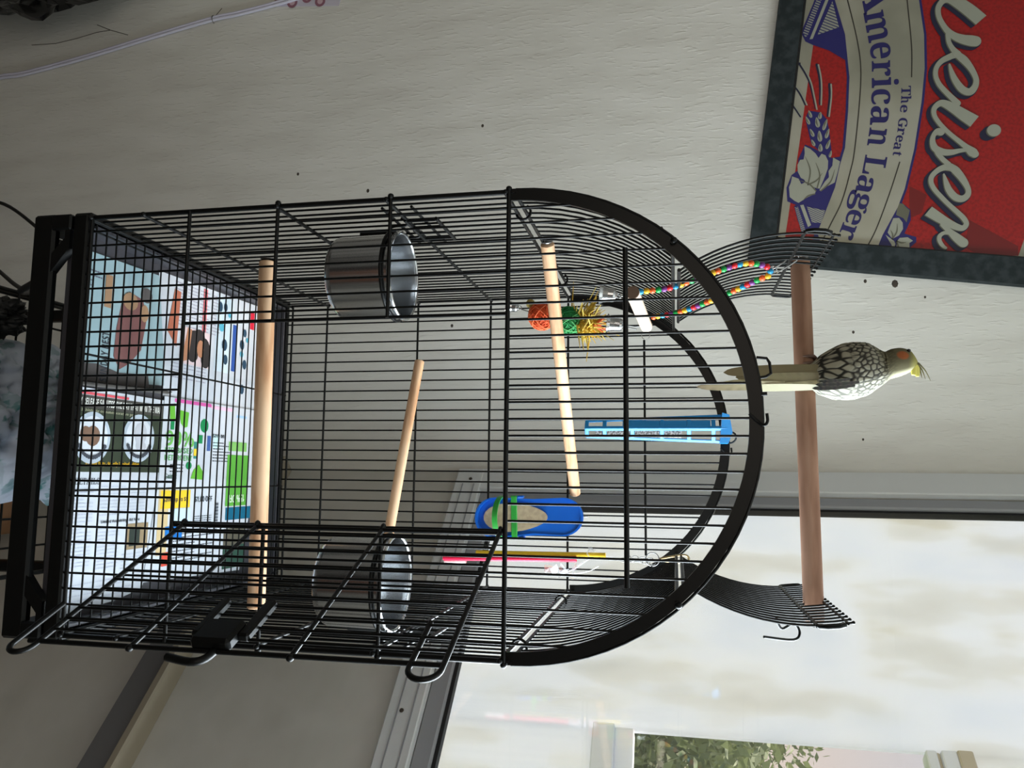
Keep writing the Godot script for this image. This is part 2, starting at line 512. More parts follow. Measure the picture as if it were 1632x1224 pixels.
func make_camera_and_light() -> void:
	var cam := Camera3D.new()
	cam.name = "camera"
	cam.fov = 51.57
	cam.near = 0.02
	cam.far = 200.0
	# the camera is held on its side: its right is the world's up
	cam.transform = Transform3D(Basis(Vector3(-0.0111, 0.9797, -0.2001), Vector3(-0.9934, 0.0120, 0.1139), Vector3(0.1139, 0.2001, 0.9731)).orthonormalized(), Vector3(0.0543, 0.6419, 0.7557))
	add_child(cam)
	cam.current = true
	var sky_mat := ProceduralSkyMaterial.new()
	sky_mat.sky_top_color = col(190, 208, 232)
	sky_mat.sky_horizon_color = col(255, 226, 198)
	sky_mat.sky_curve = 0.2
	sky_mat.ground_bottom_color = col(90, 95, 80)
	sky_mat.ground_horizon_color = col(150, 145, 125)
	sky_mat.sky_energy_multiplier = SKY
	var sky := Sky.new()
	sky.sky_material = sky_mat
	var env := Environment.new()
	env.background_mode = Environment.BG_SKY
	env.sky = sky
	env.tonemap_mode = Environment.TONE_MAPPER_LINEAR
	env.tonemap_exposure = EXPOSURE
	env.sdfgi_enabled = true
	env.ssao_enabled = true
	env.ssil_enabled = true
	var we := WorldEnvironment.new()
	we.name = "world_environment"
	we.environment = env
	add_child(we)
	# unseen hazy high sun, placed to brighten the white porch screen from behind
	var sun := DirectionalLight3D.new()
	sun.name = "unseen_hazy_sun"
	sun.light_color = Color(1.0, 0.96, 0.9)
	sun.light_energy = SUN
	sun.light_angular_distance = 12.0
	sun.shadow_enabled = true
	sun.sky_mode = DirectionalLight3D.SKY_MODE_LIGHT_ONLY
	var to_sun := Vector3(0.725, 0.0, -0.688) * cos(deg_to_rad(54.0)) + Vector3(0, sin(deg_to_rad(54.0)), 0)
	sun.transform = Transform3D(Basis.looking_at(-to_sun, Vector3.RIGHT), Vector3(4, 6, -4))
	add_child(sun)
	# daylight of the big window, spread over its pane, and fill from an added window behind the camera
	var xf := window_frame_xf()
	var l := AreaLight3D.new()
	l.name = "window_daylight"
	l.area_size = Vector2(1.0, 0.8)
	l.light_color = Color(0.92, 0.97, 1.0)
	l.light_energy = WINDOW_LIGHT
	l.area_range = 8.0
	l.shadow_enabled = true
	l.transform = Transform3D(Basis(xf.basis.x, Vector3.UP, xf.basis.z) * Basis(Vector3.UP, PI), xf * Vector3(0.93, 0.72, 0.02))
	add_child(l)
	l = AreaLight3D.new()
	l.name = "rear_fill_light"
	l.area_size = Vector2(1.6, 0.6)
	l.light_color = Color(1.0, 0.95, 0.88)
	l.light_energy = REAR_FILL
	l.area_range = 8.0
	l.shadow_enabled = true
	l.transform = Transform3D(Basis.IDENTITY, Vector3(-0.65, 1.0, 2.56))
	add_child(l)

const SKY := 0.8
const EXPOSURE := 1.55
const WINDOW_LIGHT := 3.0
const REAR_FILL := 0.5
const SUN := 2.2

func make_materials() -> void:
	var m: StandardMaterial3D
	m = new_mat("plaster", Color.WHITE, 0.85, 0.0, 0.3)
	m.albedo_texture = noise_tex(0.006, 3, [0.0, 0.45, 1.0], [col(212, 209, 201), col(220, 218, 210), col(226, 224, 217)])
	m.heightmap_enabled = true
	m.heightmap_scale = 0.09
	m.heightmap_texture = noise_tex(0.022, 11, [0.42, 0.62, 0.74, 0.86], [Color(0.5, 0.5, 0.5), Color(0.55, 0.55, 0.55), Color(0.8, 0.8, 0.8), Color.WHITE], 1024, 5)
	triplanar(m, Vector3(4.0, 0.9, 4.0))
	m = new_mat("window_wall_paint", Color.WHITE, 0.7, 0.0, 0.3)
	m.albedo_texture = noise_tex(0.008, 5, [0.2, 0.5, 0.8], [col(196, 194, 186), col(206, 204, 197), col(200, 198, 190)])
	triplanar(m, Vector3(1.3, 1.3, 1.3))
	new_mat("frame_paint", col(214, 217, 218), 0.45)
	new_mat("recess_shade_paint", col(150, 152, 156), 0.5)  # greyer than the casing: shade of the recess put into the colour
	new_mat("rubber", col(14, 16, 18), 0.6)
	m = new_mat("floor_wood", Color.WHITE, 0.5)
	m.albedo_texture = noise_tex(0.012, 9, [0.3, 0.7], [col(90, 84, 78), col(116, 108, 101)])
	triplanar(m, Vector3(0.7, 0.7, 5.0))
	new_mat("ceiling_paint", col(225, 222, 214), 0.9)
	new_mat("room_paint", col(158, 152, 144), 0.9)
	new_mat("ledge_wood", col(158, 148, 130), 0.6)
	new_mat("ledge_grey", col(112, 111, 112), 0.6)
	new_mat("black_wire", col(5, 6, 6), 0.35, 0.0, 0.32)
	new_mat("black_metal", col(5, 6, 6), 0.4, 0.0, 0.34)
	new_mat("tray_plastic", col(62, 62, 68), 0.5)
	m = new_mat("perch_wood", Color.WHITE, 0.7, 0.0, 0.3)
	m.albedo_texture = noise_tex(0.01, 21, [0.25, 0.5, 0.8], [col(186, 140, 104), col(212, 172, 136), col(222, 188, 154)])
	m.uv1_triplanar = true
	m.uv1_scale = Vector3(9, 1.2, 9)
	m = new_mat("perch_shaded", Color.WHITE, 0.75, 0.0, 0.3)  # top perch against the light, its shaded side put into the colour
	m.albedo_texture = noise_tex(0.01, 22, [0.25, 0.5, 0.8], [col(122, 90, 72), col(140, 106, 86), col(150, 118, 98)])
	m.uv1_triplanar = true
	m.uv1_scale = Vector3(9, 1.2, 9)
	new_mat("steel", col(200, 202, 204), 0.2, 1.0)
	new_mat("dull_steel", col(150, 150, 150), 0.35, 1.0)
	new_mat("brass", col(190, 170, 130), 0.3, 1.0)
	new_mat("blue_plastic", col(8, 96, 200), 0.35)
	new_mat("green_plastic", col(48, 158, 62), 0.35)
	m = new_mat("insole", col(186, 172, 148), 0.9)
	m.albedo_texture = noise_tex(0.03, 41, [0.3, 0.7], [col(236, 230, 222), col(255, 250, 240)])
	m.uv1_triplanar = true
	m.uv1_scale = Vector3(6, 6, 6)
	new_mat("sky_blue_plastic", col(38, 146, 222), 0.3)
	m = new_mat("mineral", Color.WHITE, 0.9)
	m.albedo_texture = noise_tex(0.06, 42, [0.35, 0.65], [col(120, 112, 104), col(206, 200, 192)])
	m.uv1_triplanar = true
	m.uv1_scale = Vector3(8, 8, 8)
	new_mat("red_straw", col(224, 24, 70), 0.4)
	new_mat("yellow_straw", col(240, 200, 44), 0.4)
	new_mat("pink_straw", col(240, 214, 214), 0.4)
	new_mat("clear_plastic", Color(0.93, 0.94, 0.96, 0.35), 0.4)
	(M.clear_plastic as StandardMaterial3D).transparency = BaseMaterial3D.TRANSPARENCY_ALPHA
	new_mat("orange_vine", col(222, 86, 36), 0.7)
	new_mat("green_vine", col(34, 140, 74), 0.7)
	new_mat("light_green_vine", col(98, 184, 110), 0.7)
	new_mat("light_orange_vine", col(240, 120, 70), 0.7)
	new_mat("raffia", col(218, 178, 60), 0.7)
	new_mat("raffia_pale", col(226, 200, 96), 0.7)
	new_mat("olive_bead", col(170, 150, 80), 0.5)
	new_mat("bead_blue", col(24, 138, 186), 0.3)
	new_mat("bead_yellow", col(236, 182, 40), 0.3)
	new_mat("bead_orange", col(234, 98, 44), 0.3)
	new_mat("bead_green", col(24, 160, 76), 0.3)
	new_mat("bead_purple", col(124, 62, 140), 0.3)
	new_mat("bead_red", col(226, 40, 48), 0.3)
	new_mat("pale_wood", col(232, 210, 188), 0.7)
	new_mat("end_grain", col(120, 96, 80), 0.8)
	m = new_mat("sign_frame", Color.WHITE, 0.75, 0.0, 0.25)
	m.albedo_texture = noise_tex(0.02, 51, [0.3, 0.7], [col(40, 46, 47), col(54, 60, 62)])
	triplanar(m, Vector3(3, 3, 3))
	m = new_mat("mirror_silver", Color.WHITE, 0.34, 0.4)
	m.albedo_texture = noise_tex(0.004, 52, [0.25, 0.5, 0.75], [col(146, 145, 130), col(160, 158, 142), col(170, 168, 154)])
	triplanar(m, Vector3(1.5, 1.5, 1.5))
	m = new_mat("sign_red", Color.WHITE, 0.45)
	m.albedo_texture = noise_tex(0.08, 53, [0.3, 0.5, 0.75], [col(132, 5, 6), col(147, 7, 8), col(156, 12, 12)])
	triplanar(m, Vector3(3, 3, 3))
	new_mat("sign_dark_red", col(108, 10, 12), 0.45)
	new_mat("sign_navy", col(26, 24, 92), 0.45)
	new_mat("sign_ink", col(24, 22, 84), 0.45)
	new_mat("sign_shadow_ink", col(18, 20, 50), 0.5)
	new_mat("sign_line", col(44, 40, 34), 0.5)
	new_mat("sign_silver_flat", col(155, 157, 143), 0.4, 0.2)
	new_mat("sign_grey", col(98, 97, 82), 0.5, 0.1)
	new_mat("paper", col(196, 202, 211), 0.8)
	m = new_mat("glass", Color(0.95, 0.98, 0.98, 0.04), 0.02)
	m.transparency = BaseMaterial3D.TRANSPARENCY_ALPHA
	m = new_mat("sheet_white", Color.WHITE, 0.8)
	m.albedo_texture = noise_tex(0.0065, 61, [0.0, 0.22, 0.3, 0.4, 0.62, 1.0], [col(222, 217, 207), col(233, 230, 224), col(242, 241, 241), col(245, 245, 248), col(242, 243, 248), col(230, 234, 244)])
	m.uv1_triplanar = true
	m.uv1_scale = Vector3(1.5, 0.4, 1.5)
	m.backlight_enabled = true
	m.backlight = Color(0.93, 0.95, 0.97)
	m = new_mat("white_vinyl", col(244, 246, 250), 0.5)
	m.backlight_enabled = true
	m.backlight = Color(0.6, 0.62, 0.66)
	new_mat("tan_trim", col(190, 176, 150), 0.6)
	new_mat("grass", col(96, 112, 62), 0.9)
	new_mat("bark", col(84, 66, 52), 0.9)
	new_mat("leaf_dark", col(70, 94, 72), 0.8)
	new_mat("leaf_mid", col(112, 122, 84), 0.8)
	new_mat("leaf_brown", col(150, 124, 84), 0.8)
	for k in ["leaf_dark", "leaf_mid", "leaf_brown"]:
		(M[k] as StandardMaterial3D).backlight_enabled = true
		(M[k] as StandardMaterial3D).backlight = (M[k] as StandardMaterial3D).albedo_color * 0.8
	new_mat("black_rubber", col(16, 17, 18), 0.55)
	new_mat("white_cord", col(216, 214, 230), 0.4)
	new_mat("black_film", col(6, 7, 8), 0.12)
	m = new_mat("pale_film", Color.WHITE, 0.45)
	m.albedo_texture = noise_tex(0.012, 71, [0.0, 0.66, 0.72], [col(176, 186, 206), col(196, 206, 222), col(60, 130, 130)])
	m.uv1_triplanar = true
	m.uv1_scale = Vector3(4, 4, 4)
	new_mat("cardboard", col(150, 112, 82), 0.9)
	new_mat("mottled_cloth", Color.WHITE, 0.9)
	(M.mottled_cloth as StandardMaterial3D).albedo_texture = noise_tex(0.03, 72, [0.35, 0.5, 0.65], [col(60, 76, 60), col(150, 158, 140), col(226, 228, 220)])
	(M.mottled_cloth as StandardMaterial3D).uv1_triplanar = true
	(M.mottled_cloth as StandardMaterial3D).uv1_scale = Vector3(5, 5, 5)
	new_mat("garden_green", col(30, 84, 52), 0.6)
	new_mat("chip_dark", col(70, 62, 54), 0.9)
	new_mat("feather", Color.WHITE, 0.9, 0.0, 0.15)
	new_mat("unseen_brown_slab", col(150, 92, 62), 0.5)
	new_mat("unseen_dark_slab", col(16, 15, 16), 0.7)
	(M.feather as StandardMaterial3D).vertex_color_use_as_albedo = true
	new_mat("crest_yellow", col(222, 214, 110), 0.8)
	new_mat("crest_grey", col(112, 106, 66), 0.8)
	new_mat("beak_horn", col(150, 140, 126), 0.5)
	new_mat("eye_black", col(10, 8, 8), 0.1)
	new_mat("foot_skin", col(104, 82, 72), 0.8)

# ---------------------------------------------------------------- room
func make_room() -> void:
	var st := st_new()
	box(st, Vector3(-1.073, (FLOOR_Y + CEIL_Y) / 2, -0.91), Vector3(2.254, CEIL_Y - FLOOR_Y + 0.2, 0.12))
	var wb := struct("wall_back", st, M.plaster)
	for c in [[-0.325, 1.005, 0.003], [-0.318, 1.058, 0.006], [-0.226, 0.98, 0.0025], [-0.29, 1.11, 0.002], [-0.148, 1.045, 0.0022], [-0.62, -0.19, 0.003], [-0.57, -0.02, 0.0035], [-0.45, 0.62, 0.0035], [-0.36, 0.55, 0.002], [-0.7, 0.24, 0.003], [-0.02, 0.99, 0.002], [-0.26, 0.18, 0.003]]:
		var s := st_new()
		ball(s, Vector3(c[0], c[1], -0.85), Vector3(c[2] * 1.3, c[2], 0.0006), 8, 4)
		obj("paint_chip", s, M.chip_dark, wb)
	st = st_new()
	box(st, Vector3(0, FLOOR_Y - 0.06, 0.9), Vector3(4.6, 0.12, 4.2))
	struct("floor", st, M.floor_wood)
	st = st_new()
	box(st, Vector3(-0.3, CEIL_Y + 0.06, 0.9), Vector3(4.0, 0.12, 3.8))
	struct("ceiling", st, M.ceiling_paint)
	# right wall beyond the window wall
	st = st_new()
	box(st, Vector3(1.485, (FLOOR_Y + CEIL_Y) / 2, 1.63), Vector3(0.12, CEIL_Y - FLOOR_Y, 2.06))
	struct("wall_right", st, M.window_wall_paint)
	# left wall, and the wall behind the camera with an added window for fill
	st = st_new()
	box(st, Vector3(-2.16, (FLOOR_Y + CEIL_Y) / 2, 0.9), Vector3(0.12, CEIL_Y - FLOOR_Y, 3.64))
	struct("wall_left", st, M.room_paint)
	st = st_new()
	var zf := 2.66
	wall_with_hole(st, Transform3D(Basis.IDENTITY, Vector3(0, 0, zf)), -2.2, 1.55, FLOOR_Y, CEIL_Y, -1.5, 0.2, 0.66, 1.34)
	struct("wall_front", st, M.room_paint)
	# unseen door-like slabs behind the camera, placed to reflect as bands in the cups
	var dn := 0
	for d in [[0.30, 0.66, "unseen_dark_slab"], [0.68, 0.98, "unseen_brown_slab"], [1.0, 1.2, "unseen_dark_slab"], [-1.0, -0.35, "unseen_dark_slab"], [-0.3, 0.1, "unseen_brown_slab"]]:
		dn += 1
		st = st_new()
		var top := 0.9 if d[0] > 0.2 else 0.58
		box(st, Vector3((d[0] + d[1]) / 2, (FLOOR_Y + top) / 2, 2.585), Vector3(d[1] - d[0], top - FLOOR_Y, 0.04), Basis.IDENTITY, 0.004)
		var dd := struct("door_%d" % dn, st, M[d[2]])
		st = st_new()
		ball(st, Vector3(d[1] - 0.05, -0.15, 2.55), Vector3.ONE * 0.02, 12, 8)
		obj("slab_knob", st, M.dull_steel, dd)

func wall_with_hole(st: SurfaceTool, xf: Transform3D, x0: float, x1: float, y0: float, y1: float, hx0: float, hx1: float, hy0: float, hy1: float) -> void:
	for r in [[x0, y0, hx0, y1], [hx1, y0, x1, y1], [hx0, y0, hx1, hy0], [hx0, hy1, hx1, y1]]:
		box(st, xf * Vector3((r[0] + r[2]) / 2, (r[1] + r[3]) / 2, -0.025), Vector3(r[2] - r[0], r[3] - r[1], 0.05), xf.basis)

func window_frame_xf() -> Transform3D:
	var a := deg_to_rad(WINDOW_TURN)
	return Transform3D(Basis(Vector3(cos(a), 0, sin(a)), Vector3.UP, Vector3(-sin(a), 0, cos(a))), CORNER)

func make_window() -> void:
	var xf := window_frame_xf()
	var b := xf.basis
	var st := st_new()
	wall_with_hole(st, xf, -0.12, 2.02, FLOOR_Y, CEIL_Y, 0.056, 1.5, 0.258, 1.4)
	var ww := struct("wall_window", st, M.window_wall_paint)
	# trim board that runs along the wall below the window
	st = st_new()
	box(st, xf * Vector3(1.0, -0.181, 0.02), Vector3(2.0, 0.016, 0.044), b, 0.003)
	var tr := struct("trim_1", st, M.ledge_wood)
	st = st_new()
	box(st, xf * Vector3(1.0, -0.214, 0.016), Vector3(2.0, 0.05, 0.034), b, 0.002)
	obj("ledge_face", st, M.ledge_grey, tr)
	# window: casing boards on the wall, a sash set back in the opening, a black gasket, the pane
	st = st_new()
	box(st, xf * Vector3(0.03, 0.81, 0.005), Vector3(0.056, 1.21, 0.014), b, 0.002)
	var win := struct("window_1", st, M.frame_paint)
	st = st_new()
	box(st, xf * Vector3(0.78, 0.232, 0.006), Vector3(1.55, 0.054, 0.016), b, 0.002)
	obj("casing", st, M.frame_paint, win)
	st = st_new()
	box(st, xf * Vector3(0.78, 1.426, 0.005), Vector3(1.55, 0.054, 0.014), b, 0.002)
	obj("casing", st, M.frame_paint, win)
	st = st_new()
	box(st, xf * Vector3(1.527, 0.81, 0.005), Vector3(0.056, 1.21, 0.014), b, 0.002)
	obj("casing", st, M.frame_paint, win)
	# thin strips along the casing, coloured dark as grooves
	for y in [0.2455, 0.2225]:
		st = st_new()
		box(st, xf * Vector3(0.80, y, 0.0145), Vector3(1.5, 0.0022, 0.002), b)
		obj("groove", st, M.recess_shade_paint, win)
	for s in [[0.070, 0.83, 0.025, 1.15], [1.486, 0.83, 0.028, 1.15]]:
		st = st_new()
		box(st, xf * Vector3(s[0], s[1], -0.012), Vector3(s[2], s[3], 0.022), b, 0.003)
		obj("sash_rail", st, M.recess_shade_paint, win)
	for y in [0.273, 1.388]:
		st = st_new()
		box(st, xf * Vector3(0.778, y, -0.012), Vector3(1.40, 0.031, 0.022), b, 0.003)
		obj("sash_rail", st, M.recess_shade_paint, win)
	for g in [[0.085, 0.83, 0.006, 1.09], [1.47, 0.83, 0.006, 1.09], [0.778, 0.2915, 1.39, 0.006], [0.778, 1.37, 1.39, 0.006]]:
		st = st_new()
		box(st, xf * Vector3(g[0], g[1], -0.015), Vector3(g[2], g[3], 0.014), b)
		obj("gasket", st, M.rubber, win)
	st = st_new()
	box(st, xf * Vector3(0.778, 0.83, -0.020), Vector3(1.39, 1.09, 0.004), b)
	obj("pane", st, M.glass, win)
	for p in [[0.036, 0.236], [0.544, 0.229], [1.1, 0.229]]:
		st = st_new()
		var q: Vector3 = xf * Vector3(p[0], p[1], 0.0145)
		lathe(st, [[0.0, 0.0018], [0.003, 0.0015], [0.0036, 0.0]], Transform3D(Basis(b.x, b.z, -b.y), q), 12)
		obj("screw", st, M.chip_dark, win)
	# added window behind the camera, frame for the rear fill light
	st = st_new()
	for r in [[-0.65, 0.68, 1.7, 0.05], [-0.65, 1.32, 1.7, 0.05], [-1.48, 1.0, 0.05, 0.68], [0.18, 1.0, 0.05, 0.68], [-0.65, 1.0, 0.04, 0.66]]:
		box(st, Vector3(r[0], r[1], 2.6), Vector3(r[2], r[3], 0.06), Basis.IDENTITY, 0.003)
	struct("added_window_2", st, M.frame_paint)

# ---------------------------------------------------------------- outside the window
func make_outside() -> void:
	var xf := window_frame_xf()
	var b := xf.basis
	var ox := Transform3D(b, xf * Vector3(0, 0, -1.0))
	# a white screen wall a metre beyond the pane, with an opening at its right
	var st := st_new()
	for r in [[-1.9, -1.15, -0.03, 2.0], [-0.03, -1.15, 1.6, 0.41], [-0.03, 1.37, 1.6, 2.0]]:
		box(st, ox * Vector3((r[0] + r[2]) / 2, (r[1] + r[3]) / 2, -0.006), Vector3(r[2] - r[0], r[3] - r[1], 0.012), b)
	struct("wall_porch", st, M.sheet_white)
	var t := Node3D.new()
	t.name = "window_3"
	t.position = ox * Vector3(0.78, 0.41, 0)
	t.set_meta("kind", "structure")
	add_child(t)
	for r in [["sill", 0.41, 0.47, 0.03, "white_vinyl"], ["sill", 0.47, 0.522, 0.01, "white_vinyl"], ["head", 1.262, 1.288, 0.01, "white_vinyl"], ["bead", 1.288, 1.298, 0.0, "tan_trim"], ["head", 1.298, 1.335, 0.015, "white_vinyl"], ["head", 1.335, 1.372, 0.02, "tan_trim"]]:
		st = st_new()
		box(st, ox * Vector3(0.785, (r[1] + r[2]) / 2, r[3] - 0.02), Vector3(1.63, r[2] - r[1], 0.05), b, 0.003)
		obj(r[0], st, M[r[4]], t)
	for x in [0.62, 1.58]:
		st = st_new()
		box(st, ox * Vector3(x, 0.89, -0.01), Vector3(0.05, 0.75, 0.04), b, 0.003)
		obj("mullion", st, M.white_vinyl, t)
	# garden
	st = st_new()
	box(st, Vector3(6, FLOOR_Y - 0.6, -4), Vector3(60, 0.1, 60))
	var g := obj("lawn", st, M.grass)
	tag(g, "green lawn beyond the porch opening", "grass")
	g.set_meta("kind", "stuff")
	var out := -b.z
	var spots := [[-2.3, 4.9, 3.2, "leaf_mid"], [-0.5, 5.3, 3.2, "leaf_dark"], [-3.95, 6.0, 3.7, "leaf_dark"], [-2.3, 7.3, 4.0, "leaf_brown"], [-4.6, 8.6, 4.4, "leaf_mid"], [-6.4, 7.4, 3.6, "leaf_brown"]]
	var labels := ["olive green tree nearest to the porch opening", "dark green tree to the right of the olive one, beside the porch opening", "dark green tree behind and to the left of the olive one", "brownish tree right behind the nearest olive tree", "tall olive tree farthest away against the sunset sky", "brownish tree farthest left behind the white screen wall"]
	for i in spots.size():
		var s: Array = spots[i]
		var base: Vector3 = CORNER + b.x * float(s[0]) + out * float(s[1])
		base.y = FLOOR_Y - 0.55
		var tr := thing("garden_tree", labels[i], "tree", base, "trees beyond the porch")
		var tk := st_new()
		tube(tk, [base, base + Vector3(0.05, 0.9, 0), base + Vector3(0, 1.9, 0.05)], [0.11, 0.08, 0.05], 8)
		obj("trunk", tk, M.bark, tr)
		var cr := st_new()
		var r2 := RandomNumberGenerator.new()
		r2.seed = 100 + i
		for k in 5200:
			var dir := Vector3(r2.randfn(), r2.randfn() * 0.9, r2.randfn()).normalized() * (0.45 + 0.55 * r2.randf())
			var c: Vector3 = base + Vector3(0, float(s[2]) * 0.52, 0) + dir * Vector3(0.85, float(s[2]) * 0.45, 0.85)
			var u := Vector3(r2.randfn(), r2.randfn(), r2.randfn()).normalized()
			var v := u.cross(Vector3(r2.randfn(), r2.randfn(), r2.randfn()).normalized()).normalized()
			var l := 0.045 + 0.04 * r2.randf()
			var n := u.cross(v)
			quad(cr, c - u * l, c + v * l * 0.45, c + u * l, c - v * l * 0.45, n)
		var lv := obj("foliage", cr, M[s[3]], tr)
		lv.set_meta("kind", "stuff")

# ---------------------------------------------------------------- the cage
const RW := 0.00122       # wire radius
const RB := 0.0021        # cross bar radius
const DOOR_X0 := -0.1043
const DOOR_X1 := 0.1075
const DOOR_Y0 := 0.1255
const HINGE_DEG := 42.7   # where the fixed dome ends and the roof doors begin

func make_cage() -> void:
	var cage := thing("bird_cage", "black wire bird cage with domed top, front door and roof doors standing open", "cage", Vector3(0, -0.024, -D / 2))
	var bw: Material = M.black_wire
	var bm: Material = M.black_metal
	var hw := W / 2
	# ---- front panel
	var st := st_new()
	for y in [0.004, DOOR_Y0]:
		tube(st, [Vector3(-hw, y, 0.002), Vector3(hw, y, 0.002)], RB)
	for y in [0.2301, 0.3567]:
		tube(st, [Vector3(-hw - 0.002, y, 0.002), Vector3(DOOR_X0 + 0.001, y, 0.002)], RB)
		tube(st, [Vector3(DOOR_X1 - 0.001, y, 0.002), Vector3(hw + 0.002, y, 0.002)], RB)
	tube(st, [Vector3(-hw - 0.004, H, 0.002), Vector3(hw + 0.004, H, 0.002)], RB * 1.15)
	tube(st, [Vector3(-0.165, 0.597, 0.002), Vector3(0.156, 0.597, 0.002)], RB * 1.2)
	for x in [DOOR_X0, DOOR_X1]:
		tube(st, [Vector3(x, DOOR_Y0, 0), Vector3(x, H, 0)], RB * 0.9)
	for x in [-hw, hw]:
		tube(st, [Vector3(x, 0, 0), Vector3(x, H + 0.004, 0)], RB * 1.35)
		for y in [0.2301, 0.3567, H]:
			ball(st, Vector3(x * 1.012, y, 0.002), Vector3.ONE * 0.0032, 10, 6)
	var front := obj("front_panel", st, bm, cage)
	for i in range(1, N):
		var x := -hw + W * i / N
		var top := dome_y(x) - 0.004
		if x > DOOR_X0 + 0.002 and x < DOOR_X1 - 0.002:
			rod("wire", Vector3(x, -0.007, 0), Vector3(x, DOOR_Y0, 0), RW, bw, front)
			rod("wire", Vector3(x, H, 0), Vector3(x, top, 0), RW, bw, front)
		else:
			rod("wire", Vector3(x, -0.007, 0), Vector3(x, top, 0), RW, bw, front)
	# ---- back panel
	st = st_new()
	for y in [-0.004, 0.006, 0.0695, 0.2297, 0.3526, 0.4786]:
		tube(st, [Vector3(-hw, y, -D + 0.002), Vector3(hw, y, -D + 0.002)], RB * 0.85)
	tube(st, [Vector3(-0.156, 0.597, -D + 0.002), Vector3(0.172, 0.597, -D + 0.002)], RB * 0.85)
	for x in [-hw, hw]:
		tube(st, [Vector3(x, -0.005, -D), Vector3(x, H, -D)], RB)
	var back := obj("back_panel", st, bm, cage)
	for i in range(1, N):
		var x := -hw + W * i / N
		rod("wire", Vector3(x, -0.005, -D), Vector3(x, dome_y(x) - 0.004, -D), RW, bw, back)
	# ---- side panels
	for s in [-1.0, 1.0]:
		st = st_new()
		for y in [0.003, 0.0695, 0.2297, 0.3526, 0.4786]:
			tube(st, [Vector3(s * (hw - 0.002), y, 0.004), Vector3(s * (hw - 0.002), y, -D - 0.003)], RB)
			ball(st, Vector3(s * (hw - 0.001), y, 0.004), Vector3.ONE * 0.003, 8, 6)
		# feeder door frame at the cup
		for z in [-0.05, -0.14]:
			tube(st, [Vector3(s * hw, 0.2297, z), Vector3(s * hw, 0.37, z)], RB * 0.8)
		for y in [0.335, 0.368]:
			tube(st, [Vector3(s * (hw + 0.002), y, -0.03), Vector3(s * (hw + 0.002), y, -0.16)], RB * 0.8)
		var side := obj("side_panel", st, bm, cage)
		for j in range(1, 29):
			var z := -D * j / 29.0
			rod("wire", Vector3(s * hw, 0, z), Vector3(s * hw, H - 0.002, z), RW, bw, side)
		# feeder door: a small plate of thick bars lifted up
		st = st_new()
		for k in 4:
			var z := -0.06 - k * 0.022
			tube(st, [Vector3(s * (hw - 0.004), 0.352, z), Vector3(s * (hw - 0.004), 0.388, z)], RB * 0.7)
		for y in [0.352, 0.388]:
			tube(st, [Vector3(s * (hw - 0.004), y, -0.055), Vector3(s * (hw - 0.004), y, -0.131)], RB)
		obj("feeder_door", st, bm, cage)
	# ---- dome
	for s in [-1.0, 1.0]:
		st = st_new()
		var a0 := 0.0 if s < 0 else 180.0
		var a1 := HINGE_DEG if s < 0 else 180.0 - HINGE_DEG
		tube(st, [dome_pt(a0, 0.003) + Vector3(0, 0.0055, 0), dome_pt(a0, -D) + Vector3(0, 0.0055, 0)], RB)
		tube(st, [dome_pt(a1, 0.006), dome_pt(a1, -D - 0.004)], RB)
		ball(st, dome_pt(a1, 0.005, 0.002), Vector3.ONE * 0.0034, 8, 6)
		for z in [-0.06, -0.36]:     # wire hooks that tie dome and wall together
			tube(st, arc_pts(Vector3(s * (hw - 0.001), H + 0.003, z), Vector3.UP, Vector3(-s, 0, 0), 0.008, -60, 200, 10), 0.0015, 6)
		var dome := obj("dome_side", st, bm, cage)
		for j in range(1, 29):
			var z := -D * j / 29.0
			st = st_new()
			var p := []
			for k in 9:
				p.append(dome_pt(lerpf(a0, a1, k / 8.0), z) + (Vector3(0, 0.004, 0) if k == 0 else Vector3.ZERO))
			tube(st, p, RW, 6)
			obj("wire", st, bw, dome)
	for z in [0.0, -D]:
		st = st_new()
		for k in 60:
			var a := 180.0 * k / 60
			var b := 180.0 * (k + 1) / 60
			for g in [[0.003, 1.0], [-0.009, -1.0]]:
				var n0 := Vector3(-cos(deg_to_rad(a)), sin(deg_to_rad(a)), 0) * float(g[1])
				var n1 := Vector3(-cos(deg_to_rad(b)), sin(deg_to_rad(b)), 0) * float(g[1])
				squad(st, dome_pt(a, z + 0.0016, g[0]), dome_pt(b, z + 0.0016, g[0]), dome_pt(b, z - 0.0016, g[0]), dome_pt(a, z - 0.0016, g[0]), n0, n1, n1, n0)
			for q in [1.0, -1.0]:
				quad(st, dome_pt(a, z + 0.0016 * q, 0.003), dome_pt(b, z + 0.0016 * q, 0.003), dome_pt(b, z + 0.0016 * q, -0.009), dome_pt(a, z + 0.0016 * q, -0.009), Vector3(0, 0, q))
		# an outer wire follows the band
		var ow := []
		for k in 41:
			ow.append(dome_pt(180.0 * k / 40, z - 0.003, 0.0032) + Vector3(0, 0.006 * absf(k - 20.0) / 20.0, 0))
		tube(st, ow, RB * 0.8, 6)
		obj("arch_band", st, bm, cage)
	# loop and hooks on the front and back arches
	st = st_new()
	var c := dome_pt(78.0, -0.003)
	tube(st, [c + Vector3(-0.009, 0.004, 0), c + Vector3(-0.008, 0.013, 0), c + Vector3(-0.004, 0.0155, 0), c + Vector3(0.006, 0.0165, 0), c + Vector3(0.009, 0.012, 0), c + Vector3(0.01, 0.006, 0)], 0.0014, 8)
	obj("top_loop", st, bm, cage)
